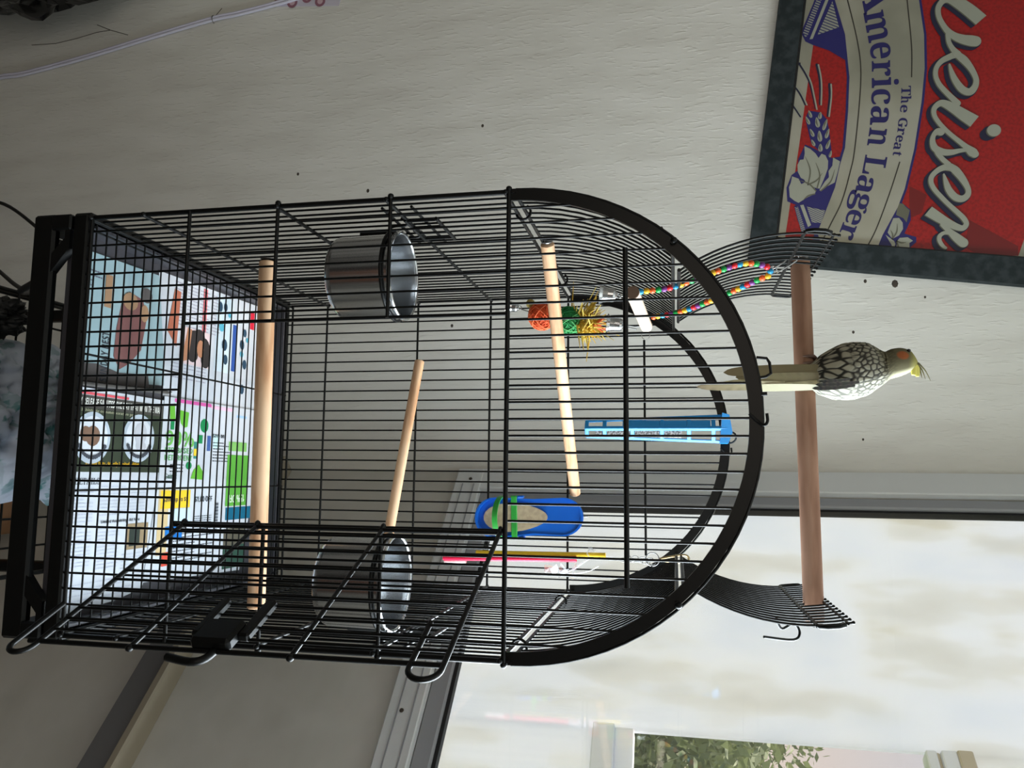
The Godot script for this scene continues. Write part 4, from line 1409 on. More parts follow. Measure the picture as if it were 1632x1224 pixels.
	print_rect(d, "printed_bottle", xd, [0.262, -0.036, 0.271, -0.012], ink(col(60, 130, 120)))
	print_rect(d, "printed_bottle", xd, [0.262, -0.032, 0.272, -0.022], ink(col(226, 196, 60)), 0.0007)
	print_rect(d, "printed_bottle", xd, [0.294, -0.024, 0.303, -0.002], ink(col(70, 100, 160)))
	print_rect(d, "printed_bottle", xd, [0.31, -0.02, 0.322, 0.0], ink(col(186, 216, 220)))
	print_rect(d, "printed_bottle", xd, [0.218, -0.063, 0.226, -0.044], ink(col(160, 186, 206)))
	print_rect(d, "printed_panel", xd, [0.35, -0.106, 0.41, -0.028], ink(col(92, 166, 64)), 0.0005)
	print_rect(d, "printed_panel", xd, [0.352, -0.022, 0.404, -0.008], ink(col(126, 182, 100)), 0.0005)
	print_rect(d, "printed_panel", xd, [0.352, -0.127, 0.424, -0.108], ink(col(20, 98, 128)), 0.0005)
	st = st_new()
	# this coupon lies upside down to the rest of the page
	add_text(st, "15% OFF", Transform3D(Basis(Vector3(0, 0, 1), Vector3(1, 0, 0), Vector3.UP), Vector3(0.089, -0.0275, -0.403)), 0.047, 0.012, 0.0009, "Droid Sans", 700)
	obj("lettering", st, ink(col(222, 236, 220)), d)
	print_rect(d, "printed_coupon", xd, [0.194, -0.104, 0.26, -0.080], ink(col(236, 196, 50)), 0.0005)
	print_rect(d, "printed_coupon", xd, [0.19, -0.165, 0.212, -0.078], ink(col(206, 184, 140)), 0.0003)
	print_rect(d, "printed_coupon", xd, [0.222, -0.128, 0.262, -0.105], ink(col(196, 220, 240)), 0.0005)
	print_rect(d, "printed_coupon", xd, [0.207, -0.146, 0.245, -0.128], ink(col(28, 110, 186)), 0.0006)
	print_rect(d, "printed_coupon", xd, [0.203, -0.18, 0.217, -0.162], ink(col(206, 76, 60)), 0.0006)
	st = st_new()
	add_text(st, "Save up to $5", Transform3D(xd.basis, Vector3(0.097, -0.0275, -0.2)), 0.054, 0.008, 0.0008, "Droid Sans", 700)
	add_text(st, "$1.00 OFF", Transform3D(xd.basis, Vector3(0.098, -0.0275, -0.271)), 0.043, 0.009, 0.0008, "Droid Sans", 700)
	text_lines(st, xd, 0.27, -0.118, 0.045, 6, 0.003, 0.001, 74)
	text_lines(st, xd, 0.222, -0.136, 0.1, 10, 0.0045, 0.0013, 75)
	for i in 26:         # bar code
		var y := -0.1 - i * 0.0016
		slab(st, rect2(0.322, y, 0.332, y + 0.0005 + 0.0007 * ((i * 7) % 3) / 2.0), xd, 0.0006, 0.0006)
	obj("lettering", st, ink(col(52, 60, 72)), d)
	print_rect(d, "printed_photo", xd, [0.35, -0.2, 0.41, -0.14], ink(col(92, 88, 76)), 0.0004)
	print_rect(d, "printed_photo", xd, [0.35, -0.2, 0.41, -0.166], ink(col(48, 78, 66)), 0.0006)

# ---------------------------------------------------------------- toys
func oblong(hw2: float, l0: float, l1: float, n := 14) -> PackedVector2Array:
	# rounded oblong between y = l0 and y = l1, slightly waisted like a sole
	var p := PackedVector2Array()
	for i in n + 1:
		var a := PI + PI * i / n
		p.append(Vector2(cos(a) * hw2 * 1.03, l0 + hw2 + sin(a) * hw2))
	p.append(Vector2(hw2 * 0.92, lerpf(l0, l1, 0.55)))
	for i in n + 1:
		var a := PI * i / n
		p.append(Vector2(cos(a) * hw2 * 0.96, l1 - hw2 + sin(a) * hw2))
	p.append(Vector2(-hw2 * 0.92, lerpf(l0, l1, 0.55)))
	return p

func make_sandal() -> void:
	var c := Vector3(0.1205, 0.338, -0.4665)
	var t := thing("toy_sandal", "blue plastic toy sandal with green strap hanging on the back wires", "bird toy", c)
	var b := Basis(Vector3.UP.rotated(Vector3.RIGHT, 0), 0.0) if false else Basis(Vector3(1, 0.03, 0).normalized(), Vector3(-0.03, 1, 0).normalized(), Vector3(0, 0, 1))
	var xf := Transform3D(b, c)
	var outer := oblong(0.0300, 0.0, 0.1665)
	var st := st_new()
	slab(st, outer, xf, 0.0, 0.007)
	# raised rim round the sole, deepest at the toe
	var rim := []
	for i in outer.size():
		var p := outer[i]
		var hgt := 0.009 + 0.009 * clampf(1.0 - p.y / 0.07, 0.0, 1.0)
		rim.append([p, hgt])
	for i in rim.size():
		var j := (i + 1) % rim.size()
		var p: Vector2 = rim[i][0]
		var q: Vector2 = rim[j][0]
		var ctr := Vector2(0, 0.083)
		var pi2 := p + (ctr - p).normalized() * 0.0034
		var qi := q + (ctr - q).normalized() * 0.0034
		var n2 := Vector2((q - p).y, -(q - p).x).normalized()
		var n3 := b * Vector3(n2.x, n2.y, 0)
		var h0: float = rim[i][1]
		var h1: float = rim[j][1]
		quad(st, xf * Vector3(p.x, p.y, 0), xf * Vector3(q.x, q.y, 0), xf * Vector3(q.x, q.y, h1), xf * Vector3(p.x, p.y, h0), n3)
		quad(st, xf * Vector3(pi2.x, pi2.y, 0.006), xf * Vector3(qi.x, qi.y, 0.006), xf * Vector3(qi.x, qi.y, h1), xf * Vector3(pi2.x, pi2.y, h0), -n3)
		quad(st, xf * Vector3(p.x, p.y, h0), xf * Vector3(q.x, q.y, h1), xf * Vector3(qi.x, qi.y, h1), xf * Vector3(pi2.x, pi2.y, h0), b.z)
	obj("sole", st, M.blue_plastic, t)
	st = st_new()
	var ins := PackedVector2Array()
	for i in 26:
		var a := TAU * i / 26
		ins.append(Vector2(cos(a) * (0.0215 - 0.004 * sin(a)), 0.062 + sin(a) * 0.050))
	slab(st, ins, xf, 0.007, 0.0098)
	obj("insole", st, M.insole, t)
	# strap: a loop that stands off the sole and a flat band round it
	st = st_new()
	for i in 20:
		var q := []
		for k in [0, 1]:
			var a: float = PI * (i + k) / 20
			q.append([Vector3(-cos(a) * 0.0335, 0.042 - 0.006 * sin(a), 0.004 + sin(a) * 0.036), Vector3(-cos(a), 0, sin(a)).normalized()])
		for w in [[-0.004, 0.004]]:
			var n0: Vector3 = b * (q[0][1] as Vector3)
			var n1: Vector3 = b * (q[1][1] as Vector3)
			var lo := Vector3(0, w[0], 0)
			var hi := Vector3(0, w[1], 0)
			squad(st, xf * (q[0][0] + lo), xf * (q[1][0] + lo), xf * (q[1][0] + hi), xf * (q[0][0] + hi), n0, n1, n1, n0)
			var i0: Vector3 = q[0][0] - (q[0][1] as Vector3) * 0.0022
			var i1: Vector3 = q[1][0] - (q[1][1] as Vector3) * 0.0022
			squad(st, xf * (i0 + lo), xf * (i1 + lo), xf * (i1 + hi), xf * (i0 + hi), -n0, -n1, -n1, -n0)
			quad(st, xf * (q[0][0] + lo), xf * (q[1][0] + lo), xf * (i1 + lo), xf * (i0 + lo), -b.y)
			quad(st, xf * (q[0][0] + hi), xf * (q[1][0] + hi), xf * (i1 + hi), xf * (i0 + hi), b.y)
	obj("strap", st, M.green_plastic, t)
	st = st_new()
	box(st, xf * Vector3(0, 0.0605, 0.0105), Vector3(0.064, 0.0095, 0.0035), b, 0.001)
	for s in [-1.0, 1.0]:
		box(st, xf * Vector3(s * 0.0318, 0.0605, 0.004), Vector3(0.003, 0.0095, 0.016), b, 0.0008)
	obj("strap", st, M.green_plastic, t)
	st = st_new()
	for s in [-1.0, 1.0]:
		box(st, xf * Vector3(s * 0.0312, 0.071, 0.006), Vector3(0.004, 0.010, 0.012), b, 0.001)
	obj("strap_lug", st, M.blue_plastic, t)
	st = st_new()
	tube(st, arc_pts(xf * Vector3(0, 0.167, -0.002), Vector3.UP, Vector3(0, 0, 1), 0.007, -160, 160, 12), 0.0012, 6)
	obj("hook", st, M.dull_steel, t)

func make_slat_toy() -> void:
	var top := Vector3(-0.0175, 0.7165, -0.4600)
	var t := thing("slatted_feeder", "narrow bright blue slatted plastic holder hanging from the back arch", "bird toy", Vector3(-0.016, 0.508, -0.46))
	var ln := 0.208
	for s in [-1.0, 1.0]:
		# each slatted panel leans away from the ridge between them
		var st := st_new()
		var a := deg_to_rad(-38.0 if s < 0 else 38.0)
		for r in [0, 1]:
			var pts := []
			for k in [0.0, 1.0]:
				var wid: float = lerpf(0.0245, 0.0150, k)
				var off: float = 0.0015 if r == 0 else wid
				pts.append(top + Vector3(s * off * cos(a), -ln * k - 0.003 * off, -absf(sin(a)) * off + 0.012))
			var d: Vector3 = (pts[1] - pts[0]).normalized()
			var sx := Vector3(s * cos(a), 0, -absf(sin(a)))
			sx = (sx - d * sx.dot(d)).normalized()
			box(st, (pts[0] + pts[1]) / 2, Vector3(0.0052, (pts[1] - pts[0]).length(), 0.0024), Basis(sx, -d, sx.cross(-d)), 0.0006)
		for k in [0.01, 0.09, 0.26, 0.45, 0.66, 0.86, 0.99]:
			var wid := lerpf(0.0245, 0.0150, k)
			var c := top + Vector3(s * wid * 0.5 * cos(a), -ln * k, -absf(sin(a)) * wid * 0.5 + 0.012)
			var sx := Vector3(s * cos(a), 0, -absf(sin(a)))
			box(st, c, Vector3(wid, 0.006, 0.0022), Basis(sx, Vector3.UP, sx.cross(Vector3.UP)), 0.0005)
		if s < 0:
			var wid2 := 0.012
			var sx2 := Vector3(s * cos(a), 0, -absf(sin(a)))
			box(st, top + Vector3(s * wid2 * 0.8 * cos(a), -ln * 0.42, -absf(sin(a)) * wid2 * 0.8 + 0.0115), Vector3(0.011, ln * 0.62, 0.0014), Basis(sx2, Vector3.UP, sx2.cross(Vector3.UP)))
		obj("slatted_panel", st, M.sky_blue_plastic, t)
	var st := st_new()
	slab(st, PackedVector2Array([Vector2(-0.023, -0.006), Vector2(0.022, -0.010), Vector2(0.022, 0.002), Vector2(0.006, 0.008), Vector2(-0.02, 0.004)]), Transform3D(Basis.IDENTITY, top), -0.008, 0.013)
	obj("cap", st, M.sky_blue_plastic, t)
	st = st_new()
	box(st, top + Vector3(0.007, -ln * 0.62, 0.001), Vector3(0.011, ln * 0.62, 0.007), Basis(Vector3(0, 0, 1), -0.02), 0.001)
	obj("seed_cake", st, M.mineral, t)
	st = st_new()
	tube(st, smooth([top + Vector3(0.004, 0.004, 0.004), top + Vector3(0.008, 0.012, 0.004), top + Vector3(0.016, 0.013, 0.0), top + Vector3(0.021, 0.006, -0.004), top + Vector3(0.016, 0.0, -0.004)], 5), 0.0014, 8)
	obj("hook", st, M.black_metal, t)

func bell(parent: Node, at: Vector3, dir: Vector3, size: float) -> void:
	var st := st_new()
	var y := dir.normalized()
	var x := y.cross(Vector3.FORWARD).normalized()
	var xf := Transform3D(Basis(x, y, x.cross(y)) * size, at)
	lathe(st, [[0.0, 0.0], [0.1, 0.0], [0.34, 0.08], [0.4, 0.2], [0.42, 0.5], [0.48, 0.8], [0.62, 1.0], [0.64, 1.0], [0.58, 0.96], [0.44, 0.78], [0.38, 0.5], [0.36, 0.22], [0.0, 0.1]], xf, 24)
	tube(st, arc_pts(xf * Vector3(0, -0.12, 0), xf.basis.x.normalized(), xf.basis.y.normalized(), size * 0.14, 0, 345, 14), size * 0.04, 6)
	obj("bell", st, M.steel, parent)

func vine_ball(parent: Node, c: Vector3, r: float, m: Material, m2: Material, seed_value: int) -> void:
	var q := RandomNumberGenerator.new()
	q.seed = seed_value
	var st := st_new()
	ball(st, c, Vector3.ONE * r * 0.9, 24, 14)
	for i in 22:
		var u := Vector3(q.randfn(), q.randfn(), q.randfn()).normalized()
		var v := u.cross(Vector3(q.randfn(), q.randfn(), q.randfn())).normalized()
		tube(st, arc_pts(c, u, v, r * (0.92 + 0.06 * q.randf()), 0, 350, 26), 0.0008, 5)
	var o := obj("vine_ball", st, m, parent)
	st = st_new()
	for i in 9:
		var u := Vector3(q.randfn(), q.randfn(), q.randfn()).normalized()
		var v := u.cross(Vector3(q.randfn(), q.randfn(), q.randfn())).normalized()
		tube(st, arc_pts(c, u, v, r, 0, 300, 24), 0.0007, 5)
	obj("strand", st, m2, o)

func make_ball_toy() -> void:
	var z := -0.335
	var t := thing("vine_ball_toy", "hanging toy with orange ball, green ball and yellow raffia tuft", "bird toy", Vector3(-0.182, 0.41, z))
	var st := st_new()
	tube(st, [Vector3(-0.147, 0.592, z), Vector3(-0.158, 0.55, z), Vector3(-0.170, 0.46, z), Vector3(-0.182, 0.425, z)], 0.0008, 6)
	obj("cord", st, M.dull_steel, t)
	vine_ball(t, Vector3(-0.1615, 0.4985, z), 0.0205, M.green_vine, M.light_green_vine, 5)
	vine_ball(t, Vector3(-0.1695, 0.4600, z), 0.0200, M.orange_vine, M.light_orange_vine, 6)
	bead_at("wooden_bead", Vector3(-0.1880, 0.4432, z), Vector3.ONE * 0.0066, M.olive_bead, t)
	bell(t, Vector3(-0.183, 0.426, z), Vector3(-0.15, -1, 0), 0.017)
	# raffia tuft fanning out above the green ball
	st = st_new()
	var st2 := st_new()
	for i in 170:
		var dir := Vector3(rng.randfn() * 0.55, 0.5 - 0.35 * rng.randf(), rng.randfn() * 0.55).normalized()
		var o := Vector3(-0.158, 0.520, z) + Vector3(rng.randfn(), rng.randfn(), rng.randfn()) * 0.006
		var l := 0.014 + 0.024 * rng.randf()
		var bend := Vector3(rng.randfn(), rng.randfn(), rng.randfn()) * 0.008
		tube(st if i % 2 else st2, [o - dir * 0.006, o + dir * l * 0.4 + bend * 0.4, o + dir * l + bend], [0.0012, 0.0012, 0.0004], 4)
	var tuft := obj("raffia_tuft", st, M.raffia, t)
	tuft.set_meta("kind", "stuff")
	var tuft2 := obj("raffia_tuft", st2, M.raffia_pale, t)
	tuft2.set_meta("kind", "stuff")
	st = st_new()
	for i in 10:
		var a := TAU * i / 10
		var o := Vector3(-0.154, 0.533, z + 0.004)
		tube(st, [o, o + Vector3(cos(a) * 0.011, 0.014 + 0.004 * sin(a * 3), sin(a) * 0.011)], [0.0022, 0.0008], 5)
	obj("orange_tuft", st, M.light_orange_vine, t)

func make_swing() -> void:
	var t := thing("bead_swing", "wooden dowel swing on loops of rainbow beads with two bells", "swing", Vector3(-0.155, 0.55, -0.245))
	var a := Vector3(-0.1596, 0.5953, -0.165)
	var b := Vector3(-0.1491, 0.6055, -0.328)
	var st := st_new()
	var y := (b - a).normalized()
	var x := y.cross(Vector3.UP).normalized()
	var r := 0.0081
	var l := (b - a).length()
	lathe(st, [[r, -l / 2 + 0.0006], [r, 0.0], [r, l / 2 - 0.0006], [r - 0.0008, l / 2], [0.0, l / 2]], Transform3D(Basis(x, y, x.cross(y)), (a + b) / 2), 24)
	var seat := obj("dowel", st, M.pale_wood, t)
	st = st_new()
	lathe(st, [[0.0, -l / 2], [r - 0.0006, -l / 2], [r, -l / 2 + 0.0006]], Transform3D(Basis(x, y, x.cross(y)), (a + b) / 2), 24)
	obj("end_face", st, M.end_grain, seat)
	var path := smooth([Vector3(-0.162, 0.6045, -0.172), Vector3(-0.167, 0.6399, -0.178), Vector3(-0.1842, 0.6837, -0.19), Vector3(-0.198, 0.7241, -0.2), Vector3(-0.1957, 0.7514, -0.21), Vector3(-0.1869, 0.7546, -0.215), Vector3(-0.1822, 0.7401, -0.222), Vector3(-0.1718, 0.7014, -0.255), Vector3(-0.162, 0.6554, -0.29), Vector3(-0.1595, 0.6135, -0.316)], 12)
	st = st_new()
	tube(st, path, 0.0007, 6)
	obj("wire_loop", st, M.dull_steel, t)
	var order := ["bead_blue", "bead_yellow", "bead_orange", "bead_green", "bead_purple", "bead_red"]
	var d := 0.0
	var k := 0
	for i in path.size() - 1:
		var seg: float = (path[i + 1] - path[i]).length()
		while d < seg:
			var p: Vector3 = path[i].lerp(path[i + 1], d / seg)
			bead_at("bead", p, Vector3.ONE * 0.00385, M[order[k % 6]], t)
			k += 1
			d += 0.0069
		d -= seg
	bell(t, Vector3(-0.1565, 0.577, -0.165), Vector3(-0.12, -1, 0.05), 0.020)
	bell(t, Vector3(-0.1515, 0.5745, -0.325), Vector3(-0.14, -1, 0), 0.022)
	st = st_new()
	for q in [[a + y * 0.008, Vector3(-0.1565, 0.579, -0.165)], [b - y * 0.006, Vector3(-0.1515, 0.577, -0.325)]]:
		tube(st, [q[0], (q[0] as Vector3).lerp(q[1], 0.5) + Vector3(0.002, 0, 0), q[1]], 0.0007, 6)
	tube(st, arc_pts(b + Vector3(0.012, -0.001, 0), Vector3.RIGHT, Vector3.UP, 0.0055, 0, 340, 16), 0.0005, 5)
	obj("bell_wire", st, M.dull_steel, t)
	# clip that hangs the loop from the open roof door
	st = st_new()
	var c0 := Vector3(-0.1925, 0.757, -0.212)
	var c1 := Vector3(-0.2085, 0.7805, -0.222)
	tube(st, smooth([c0, c0 + Vector3(-0.004, 0.008, 0.002), c1, c1 + Vector3(-0.003, 0.008, -0.001), c1 + Vector3(0.004, 0.006, -0.002), c0 + Vector3(0.004, 0.006, -0.001)], 5), 0.0009, 6)
	tube(st, arc_pts(c0 + Vector3(0, 0.002, 0), Vector3.RIGHT, Vector3.UP, 0.004, 0, 345, 12), 0.0008, 6)
	obj("clip", st, M.steel, t)

func make_straw_toy() -> void:
	var z := -0.430
	var t := thing("straw_toy", "hanging toy of red and yellow straws on a small chain", "bird toy", Vector3(0.176, 0.30, z))
	var st := st_new()
	var list := [["red_straw", Vector3(0.1755, 0.4985, z + 0.004), Vector3(0.1795, 0.296, z + 0.004), 0.0042], ["yellow_straw", Vector3(0.1695, 0.5405, z), Vector3(0.1715, 0.346, z), 0.0042], ["pink_straw", Vector3(0.1835, 0.33, z), Vector3(0.1855, 0.297, z), 0.0036]]
	for s in list:
		st = st_new()
		var y: Vector3 = (s[1] - s[2]).normalized()
		var x := y.cross(Vector3.FORWARD).normalized()
		var l: float = (s[1] - s[2]).length()
		var r: float = s[3]
		lathe(st, [[r, -l / 2], [r, l / 2], [r - 0.0005, l / 2], [r - 0.0005, -l / 2], [r, -l / 2]], Transform3D(Basis(x, y, x.cross(y)), (s[1] + s[2]) / 2), 16)
		obj("straw", st, M[s[0]], t)
	# clear filaments with a crumpled tuft
	st = st_new()
	tube(st, smooth([Vector3(0.172, 0.541, z), Vector3(0.1725, 0.552, z), Vector3(0.174, 0.562, z)], 4), 0.0011, 6)
	tube(st, smooth([Vector3(0.1735, 0.53, z + 0.004), Vector3(0.175, 0.545, z + 0.004), Vector3(0.1745, 0.562, z)], 4), 0.0007, 6)
	tube(st, smooth([Vector3(0.161, 0.518, z), Vector3(0.166, 0.514, z + 0.004), Vector3(0.173, 0.517, z + 0.008), Vector3(0.181, 0.507, z + 0.008), Vector3(0.19, 0.494, z + 0.004), Vector3(0.196, 0.476, z), Vector3(0.19, 0.46, z), Vector3(0.197, 0.451, z)], 6), 0.0011, 6)
	tube(st, smooth([Vector3(0.185, 0.53, z), Vector3(0.193, 0.515, z), Vector3(0.197, 0.492, z), Vector3(0.193, 0.47, z)], 6), 0.0008, 6)
	obj("filament", st, M.clear_plastic, t)
	st = st_new()
	for k in 9:
		var c := Vector3(0.1935 + rng.randfn() * 0.004, 0.478 + rng.randfn() * 0.011, z + rng.randfn() * 0.004)
		var u := Vector3(rng.randfn(), rng.randfn(), rng.randfn()).normalized() * 0.008
		var v := u.cross(Vector3(rng.randfn(), rng.randfn(), rng.randfn())).normalized() * 0.006
		quad(st, c - u - v, c + u - v, c + u + v, c - u + v, u.cross(v).normalized())
	for k in 3:
		var c := Vector3(0.1615 + rng.randfn() * 0.002, 0.521 + rng.randfn() * 0.004, z)
		var u := Vector3(rng.randfn(), rng.randfn(), rng.randfn()).normalized() * 0.005
		var v := u.cross(Vector3(rng.randfn(), rng.randfn(), rng.randfn())).normalized() * 0.004
		quad(st, c - u - v, c + u - v, c + u + v, c - u + v, u.cross(v).normalized())
	obj("film_tuft", st, M.clear_plastic, t).set_meta("kind", "stuff")
	# chain links, split ring and swivel clip on the roof bar
	for k in 13:
		st = st_new()
		var f := k / 12.0
		var c := Vector3(0.1745 + 0.0035 * sin(k * 2.2), 0.566 + 0.042 * f, z + 0.003 * cos(k * 2.2))
		var u := Vector3(1, 0, 0).rotated(Vector3.UP, k * 1.3)
		var p := []
		for j in 12:
			var a := TAU * j / 12
			p.append(c + u * cos(a) * 0.0026 + Vector3.UP * sin(a) * 0.0042)
		tube(st, p, 0.0006, 5, true)
		obj("chain_link", st, M.dull_steel, t)
	st = st_new()
	tube(st, arc_pts(Vector3(0.1725, 0.608, z + 0.002), Vector3.RIGHT, Vector3.UP, 0.0095, 0, 350, 24), 0.0009, 6)
	obj("split_ring", st, M.dull_steel, t)
	st = st_new()
	tube(st, smooth([Vector3(0.172, 0.617, z), Vector3(0.169, 0.63, z), Vector3(0.166, 0.645, z), Vector3(0.166, 0.656, z), Vector3(0.172, 0.659, z), Vector3(0.1755, 0.65, z), Vector3(0.176, 0.638, z + 0.002), Vector3(0.173, 0.618, z)], 5), 0.0017, 8)
	obj("clip", st, M.brass, t)

# ---------------------------------------------------------------- the framed sign (print coordinates in millimetres)
const SCRIPT_FLAT := [1, 1, 0, 0, 0, 1, 0, 0, 0, 2, 0, 0]

func mm(a: Array) -> PackedVector2Array:
	var p := PackedVector2Array()
	for i in range(0, a.size(), 2):
		p.append(Vector2(a[i], a[i + 1]))
	return p

func make_sign() -> void:
	var t := deg_to_rad(7.8)
	var b := Basis(Vector3(cos(t), -sin(t), 0), Vector3(sin(t), cos(t), 0), Vector3(0, 0, 1))
	var o := Vector3(-0.375, 0.790, -0.85)
	var sign := thing("framed_sign", "tilted black framed red and silver mirror sign with blue lettering", "sign", o)
	var fx := Transform3D(b, o)
	var wd := 1.0
	var ht := 0.66
	# frame: four mitred bars with a sloping inner edge
	for e in [[Vector2(0.006, -0.003), Vector2(-wd, -0.003), Vector2(-wd + 0.05, 0.044), Vector2(-0.044, 0.044)], [Vector2(0.006, ht), Vector2(0.006, -0.003), Vector2(-0.044, 0.044), Vector2(-0.044, ht - 0.048)], [Vector2(-wd, ht), Vector2(0.006, ht), Vector2(-0.044, ht - 0.048), Vector2(-wd + 0.05, ht - 0.048)], [Vector2(-wd, -0.003), Vector2(-wd, ht), Vector2(-wd + 0.05, ht - 0.048), Vector2(-wd + 0.05, 0.044)]]:
		var st := st_new()
		slab(st, PackedVector2Array(e), fx, 0.001, 0.022)
		obj("frame_bar", st, M.sign_frame, sign)
	var st := st_new()
	box(st, fx * Vector3(-wd / 2, ht / 2, 0.006), Vector3(wd - 0.06, ht - 0.06, 0.008), b)
	obj("back_board", st, M.sign_frame, sign)
	st = st_new()
	slab(st, rect2(-wd + 0.045, 0.040, -0.040, ht - 0.044), fx, 0.0105, 0.0120)
	var panel := obj("mirror_panel", st, M.mirror_silver, sign)
	st = st_new()
	slab(st, PackedVector2Array([Vector2(-0.044, 0.045), Vector2(-wd + 0.05, 0.045), Vector2(-wd + 0.05, 0.049), Vector2(-0.048, 0.049)]), fx, 0.012, 0.0165)
	slab(st, PackedVector2Array([Vector2(-0.044, 0.045), Vector2(-0.048, 0.049), Vector2(-0.048, ht - 0.05), Vector2(-0.044, ht - 0.05)]), fx, 0.012, 0.0165)
	obj("inner_lip", st, M.rubber, sign)
	# the print lies on the panel in thin layers
	var px := Transform3D(b.scaled(Vector3(0.001, 0.001, 0.001)), o)
	px.basis = Basis(b.x * 0.001, b.y * 0.001, b.z * 0.001)
	var layers := [["red_upper", "sign_red", 12.3], ["red_lower", "sign_red", 12.3], ["dark_red_a", "sign_dark_red", 12.6], ["dark_red_b", "sign_dark_red", 12.6], ["navy_ribbon", "sign_navy", 12.9], ["navy_top", "sign_navy", 12.7], ["navy_hop", "sign_navy", 12.65], ["navy_mid", "sign_navy", 12.75], ["navy_low", "sign_navy", 12.7], ["silver_ribbon", "mirror_silver", 13.3], ["hatch_top", "sign_silver_flat", 13.1], ["stripe_top", "sign_silver_flat", 13.1], ["tri_top", "sign_silver_flat", 13.1], ["hatch_mid", "sign_silver_flat", 13.1], ["stripe_mid", "sign_silver_flat", 13.1], ["tri_mid", "sign_silver_flat", 13.1], ["leaf_a", "sign_silver_flat", 13.0], ["leaf_b", "sign_silver_flat", 13.05], ["leaf_c", "sign_silver_flat", 13.05], ["leaf_d", "sign_silver_flat", 13.1], ["leaf_e", "sign_silver_flat", 13.1], ["leaf_f", "sign_silver_flat", 13.1], ["leaf_g", "sign_grey", 13.05]]
	for l in layers:
		st = st_new()
		slab(st, mm(SIGN_PRINT[l[0]]), px, l[2], l[2])
		obj("printed_shape", st, M[l[1]], panel)
	# dark hatching on the pale shapes
	st = st_new()
	hatch(st, px, mm(SIGN_PRINT.hatch_top), 22, 13.4, 0.45)
	hatch(st, px, mm(SIGN_PRINT.tri_top), 13, 13.4, 0.3)
	hatch(st, px, mm(SIGN_PRINT.hatch_mid), 14, 13.4, 0.45)
	hatch(st, px, mm(SIGN_PRINT.tri_mid), 9, 13.4, 0.3)
	obj("printed_hatching", st, M.sign_navy, panel)
	var ears := PackedVector2Array()
	for g in GRAINS:
		ears.append_array(mm(g))
	st = st_new()
	slab(st, Geometry2D.convex_hull(ears), px, 12.6, 12.6)
	obj("printed_shape", st, M.sign_navy, panel)
	for g in GRAINS:
		var q := mm(g)
		var ctr := (q[0] + q[1] + q[2] + q[3]) / 4
		var fat := PackedVector2Array()
		for k in 12:
			var a := TAU * k / 12
			var along := (q[2] - q[0]) * 0.5
			var across := (q[3] - q[1]) * 0.56
			fat.append(ctr + along * cos(a) * 1.05 + across * sin(a) * (0.7 + 0.3 * cos(a)))
		st = st_new()
		slab(st, fat, px, 13.1, 13.1)
		obj("printed_grain", st, M.sign_silver_flat, panel)
	st = st_new()
	for g in GRAINS:
		var p := mm(g)
		var m2 := PackedVector2Array([p[0], p[1].lerp(p[3], 0.15), p[2], p[1].lerp(p[3], 0.5)])
		slab(st, m2, px, 13.3, 13.3)
	obj("printed_grain_shade", st, M.sign_grey, panel)
	# veins of the leaves
	for v in [["leaf_a", 11, 2], ["leaf_a", 12, 0], ["leaf_a", 12, 7], ["leaf_b", 5, 0], ["leaf_b", 6, 8], ["leaf_c", 5, 1], ["leaf_f", 10, 4], ["leaf_f", 10, 6], ["leaf_d", 5, 1], ["leaf_d", 5, 7]]:
		var p := mm(SIGN_PRINT[v[0]])
		var q0 := p[v[1] % p.size()]
		var q1 := q0.lerp(p[v[2] % p.size()], 0.72)
		var md := (q0 + q1) / 2 + (q1 - q0).orthogonal() * 0.12
		st = st_new()
		add_stroke(st, [q0.x, q0.y, 2.4, md.x, md.y, 2.6, q1.x, q1.y, 0.6], px, 13.5)
		obj("printed_vein", st, M.sign_grey, panel)
	st = st_new()
	var st2 := st_new()
	for w in WHISKERS:
		var s := []
		var s2 := []
		for i in range(0, (w as Array).size(), 2):
			s.append_array([w[i], w[i + 1], 2.8])
			s2.append_array([float(w[i]) - 0.6, float(w[i + 1]) - 3.2, 5.2 - 0.5 * i])
		add_stroke(st, s, px, 13.3)
		add_stroke(st2, s2, px, 12.72)
	obj("printed_whisker", st, M.sign_silver_flat, panel)
	obj("printed_whisker", st2, M.sign_shadow_ink, panel)
	st = st_new()
	for l in SIGN_LINES:
		var s := []
		for i in range(0, (l as Array).size(), 2):
			s.append_array([l[i], l[i + 1], 2.2])
		st = st_new()
		add_stroke(st, s, px, 13.7)
		obj("printed_rule", st, M.sign_line, panel)
	# lettering on the ribbon, letter by letter along the curve
	for set_ in [[SIGN_LETTERS, "sign_ink"], [SIGN_SMALL_LETTERS, "sign_ink"]]:
		st = st_new()
		for l in set_[0]:
			put_letter(st, l, px)
		obj("lettering", st, M[set_[1]], panel)
	# script lettering with its dark drop shadow
	st = st_new()
	for n in SCRIPT_STROKES.size():
		var s: Array = SCRIPT_STROKES[n]
		for sh in [[1.2, -1.4], [2.6, -3.0], [4.2, -5.0], [5.4, -6.4]]:
			add_stroke(st, s, px, 13.05 + 0.02 * float(sh[0]), 2.4, Vector2(sh[0], sh[1]), SCRIPT_FLAT[n])
	add_disc(st, Vector2(SCRIPT_DOT[0] + 5, SCRIPT_DOT[1] - 7), float(SCRIPT_DOT[2]) + 1.5, px, 13.1)
	add_disc(st, Vector2(SCRIPT_DOT[0] + 9, SCRIPT_DOT[1] - 12), float(SCRIPT_DOT[2]), px, 13.08)
	obj("script_shadow", st, M.sign_shadow_ink, panel)
	st = st_new()
	for n in SCRIPT_STROKES.size():
		add_stroke(st, SCRIPT_STROKES[n], px, 13.5 + 0.03 * n, 0.5, Vector2(0.9, -1.2), SCRIPT_FLAT[n])
